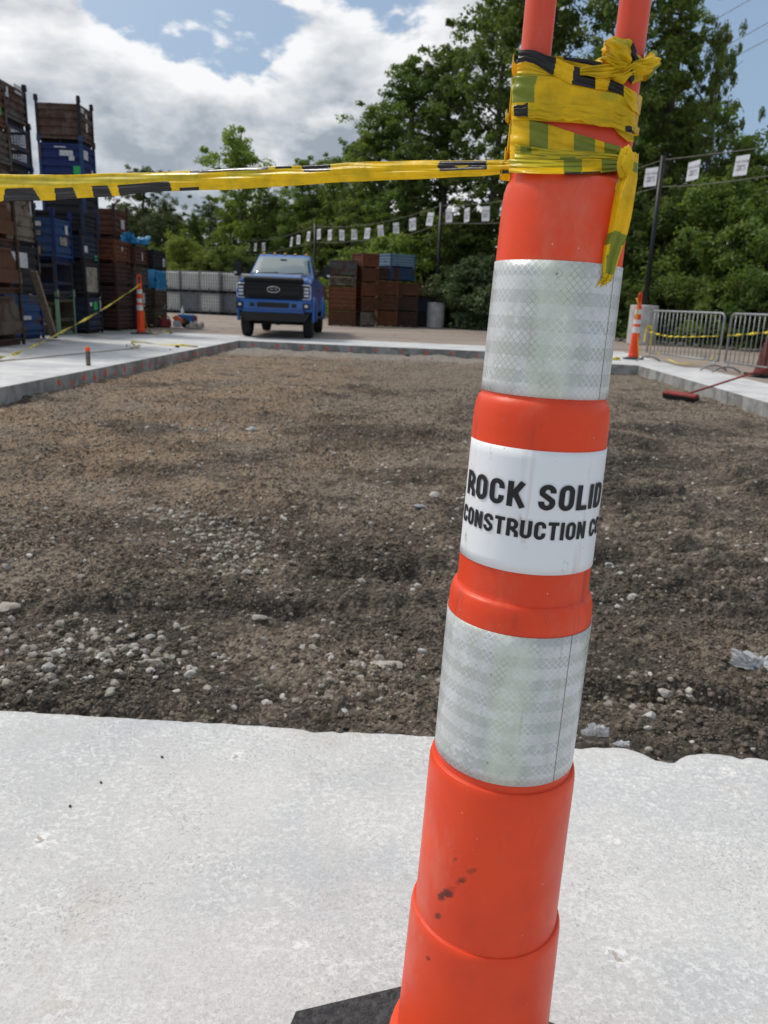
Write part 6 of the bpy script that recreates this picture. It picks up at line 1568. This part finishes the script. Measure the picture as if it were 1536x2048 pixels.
tree_at(840, 440, 42, 'bushy', 'shrub above the pale blue bins', L_mid, GS, .9, 'shrub')
tree_at(930, 430, 39.5, 'bushy', 'dark shrub between drum base and post', L_dark, GS, .95, 'shrub')
tree_at(945, 520, 37, 'shrub', 'light leaved low shrub right of the drum base', L_grey, GS, 1.1, 'shrub')
tree_at(905, 560, 41.5, 'shrub', 'dark low shrub directly behind the drum base', L_dark, GS, 1.0, 'shrub')
for px, top, Y, kd, mt, w_, lab in [(262, 430, 60, 'bushy', L_grey, 1.1, 'low grey green growth filling beside the left bins'), (320, 440, 60, 'bushy', L_mid, 1.1, 'round green growth right of the left bins'),
        (400, 430, 62, 'tall', L_mid, 1.1, 'green tree behind the airy one, to its left'), (460, 410, 63, 'tall', L_dark, 1.1, 'green tree behind the airy one, to its right'), (525, 420, 60, 'bushy', L_mid, 1.2, 'rounded green growth left of the truck cab'),
        (600, 400, 58, 'tall', L_mid, 1.0, 'green tree right above the truck cab'), (655, 390, 55, 'bushy', L_dark, 1.0, 'dark green growth right of the truck cab'), (720, 380, 52, 'bushy', L_mid, 1.0, 'green growth above the tallest rust stack')]:
    tree_at(px, top, Y, kd, lab, mt, GB, w_)
k = 0
wh = ['behind the post below the tape tail', 'left of the right hand pole', 'directly behind the right hand pole', 'right of the right hand pole', 'above the middle of the left barrier', 'above the joint of the barriers', 'above the right barrier', 'at the far right edge']
for s_, off, kd, hh, mt in [(6.0, 4.6, 'bushy', 5.2, L_dark), (2.6, 4.2, 'bushy', 4.6, L_dark), (.3, 4.4, 'bushy', 5.0, L_mid), (-1.6, 3.8, 'shrub', 3.5, L_dark), (-3.0, 4.4, 'bushy', 4.4, L_mid), (-4.6, 3.6, 'shrub', 3.4, L_mid), (-6.0, 4.4, 'bushy', 4.6, L_dark), (-8.0, 3.8, 'shrub', 3.6, L_mid)]:
    p = along(s_, off); plant('shrub', kd, (p.x, p.y, bank_h(off, 0) - .15), hh, 'tall leafy shrub on the bank, %s' % wh[k], mt, GS, 1.05); k += 1
wh = ['low leafy growth at the bank foot, behind the distant right channelizer', 'low leafy growth at the bank foot, seen through the left end of the barrier', 'low leafy growth at the bank foot, seen through the middle of the barrier', 'low leafy growth at the bank foot, seen above the dark cone', 'low leafy growth at the bank foot, by the right edge', 'low leafy growth at the bank foot, left of the drum behind the barrier', 'low leafy growth right beside the post at the foot of the bank']
for k, (s_, off, hh, mt) in enumerate([(1.6, 2.9, 2.2, L_dark), (-.9, 2.5, 2.2, L_mid), (-2.6, 2.6, 2.3, L_dark), (-4.3, 2.5, 2.2, L_mid), (-6.2, 2.6, 2.3, L_mid), (3.6, 2.9, 2.4, L_dark), (6.6, 2.8, 2.4, L_dark)]):
    p = along(s_, off); plant('shrub', 'shrub2', (p.x, p.y, .0), hh, wh[k], mt, GS, 1.1)
# ground cover: creeping leaves and undergrowth over the whole bank, too much to count
n = 70000; s_ = rng.uniform(-24, 56, n); off = 2.0 + 12 * rng.random(n) ** 1.3
base = np.array([tuple(P1)]) + s_[:, None] * np.array([tuple(ld)]) + off[:, None] * np.array([tuple(ln_)])
bh = np.where(off < 9, np.clip(off - 2.2, 0, None) * .42, 2.86); clump = fbm(s_ * .7 + 40, off * .9, 3)
base[:, 2] = bh + rng.random(n) ** 1.5 * np.clip((clump - .36) * 6.5, .1, 2.3)
nrm = rng.normal(0, .6, (n, 3)) + np.array([tuple(-ln_ * .5 + Vector((0, 0, .7)))]); nrm /= np.linalg.norm(nrm, axis=1)[:, None]
t1 = np.cross(nrm, rng.normal(0, 1, (n, 3))); t1 /= np.linalg.norm(t1, axis=1)[:, None]; t2 = np.cross(nrm, t1); L = rng.uniform(.06, .15, (n, 1))
V = np.stack([base - t1 * L, base - t2 * L * .55 + nrm * L * .15, base + t1 * L, base + t2 * L * .55 + nrm * L * .15], 1).reshape(-1, 3)
tag(link('undergrowth', npmesh('undergrowth', V, np.arange(n * 4).reshape(-1, 4), L_dark, False)), 'tangled low undergrowth covering the bank behind the poles', 'undergrowth', kind='stuff')
# rubble and litter at the bank foot
n = 900; s_ = rng.uniform(-16, 14, n); off = .9 + 1.6 * rng.random(n); b0_ = np.array([tuple(P1)]) + s_[:, None] * np.array([tuple(ld)]) + off[:, None] * np.array([tuple(ln_)])
VA = np.array(gv); pick = rng.integers(0, len(VA), n); sz = rng.uniform(.03, .13, n) ** 1.0; B = VA[pick] * sz[:, None, None] + b0_[:, None, :] + np.array([0, 0, .02])
F = (ICO2[1][None] + (np.arange(n) * VA.shape[1])[:, None, None]).reshape(-1, 3)
M_rub2 = island_mat('bank_rubble', [(.05, .04, .032), (.16, .14, .12), (.07, .055, .04), (.34, .33, .31), (.06, .05, .035), (.11, .09, .07)], .9, .5, 20)
tag(link('rubble', npmesh('rubble', B.reshape(-1, 3), F, M_rub2, False)), 'rubble and litter along the foot of the bank', 'rubble', kind='stuff')
# overhead wires in the gap between the trees
b_ = MB()
for y0, y1 in ((45, -5), (110, 62), (140, 96)): b_.tube([AT(1300, y0 + 30, 60), AT(1420, y0, 60), AT(1560, y1 - 30, 60), AT(1700, y1 - 95, 60)], .02, 4)
tag(b_.build('overhead_wires', M_cable), 'thin overhead wires crossing the bright gap at upper right', 'wires')
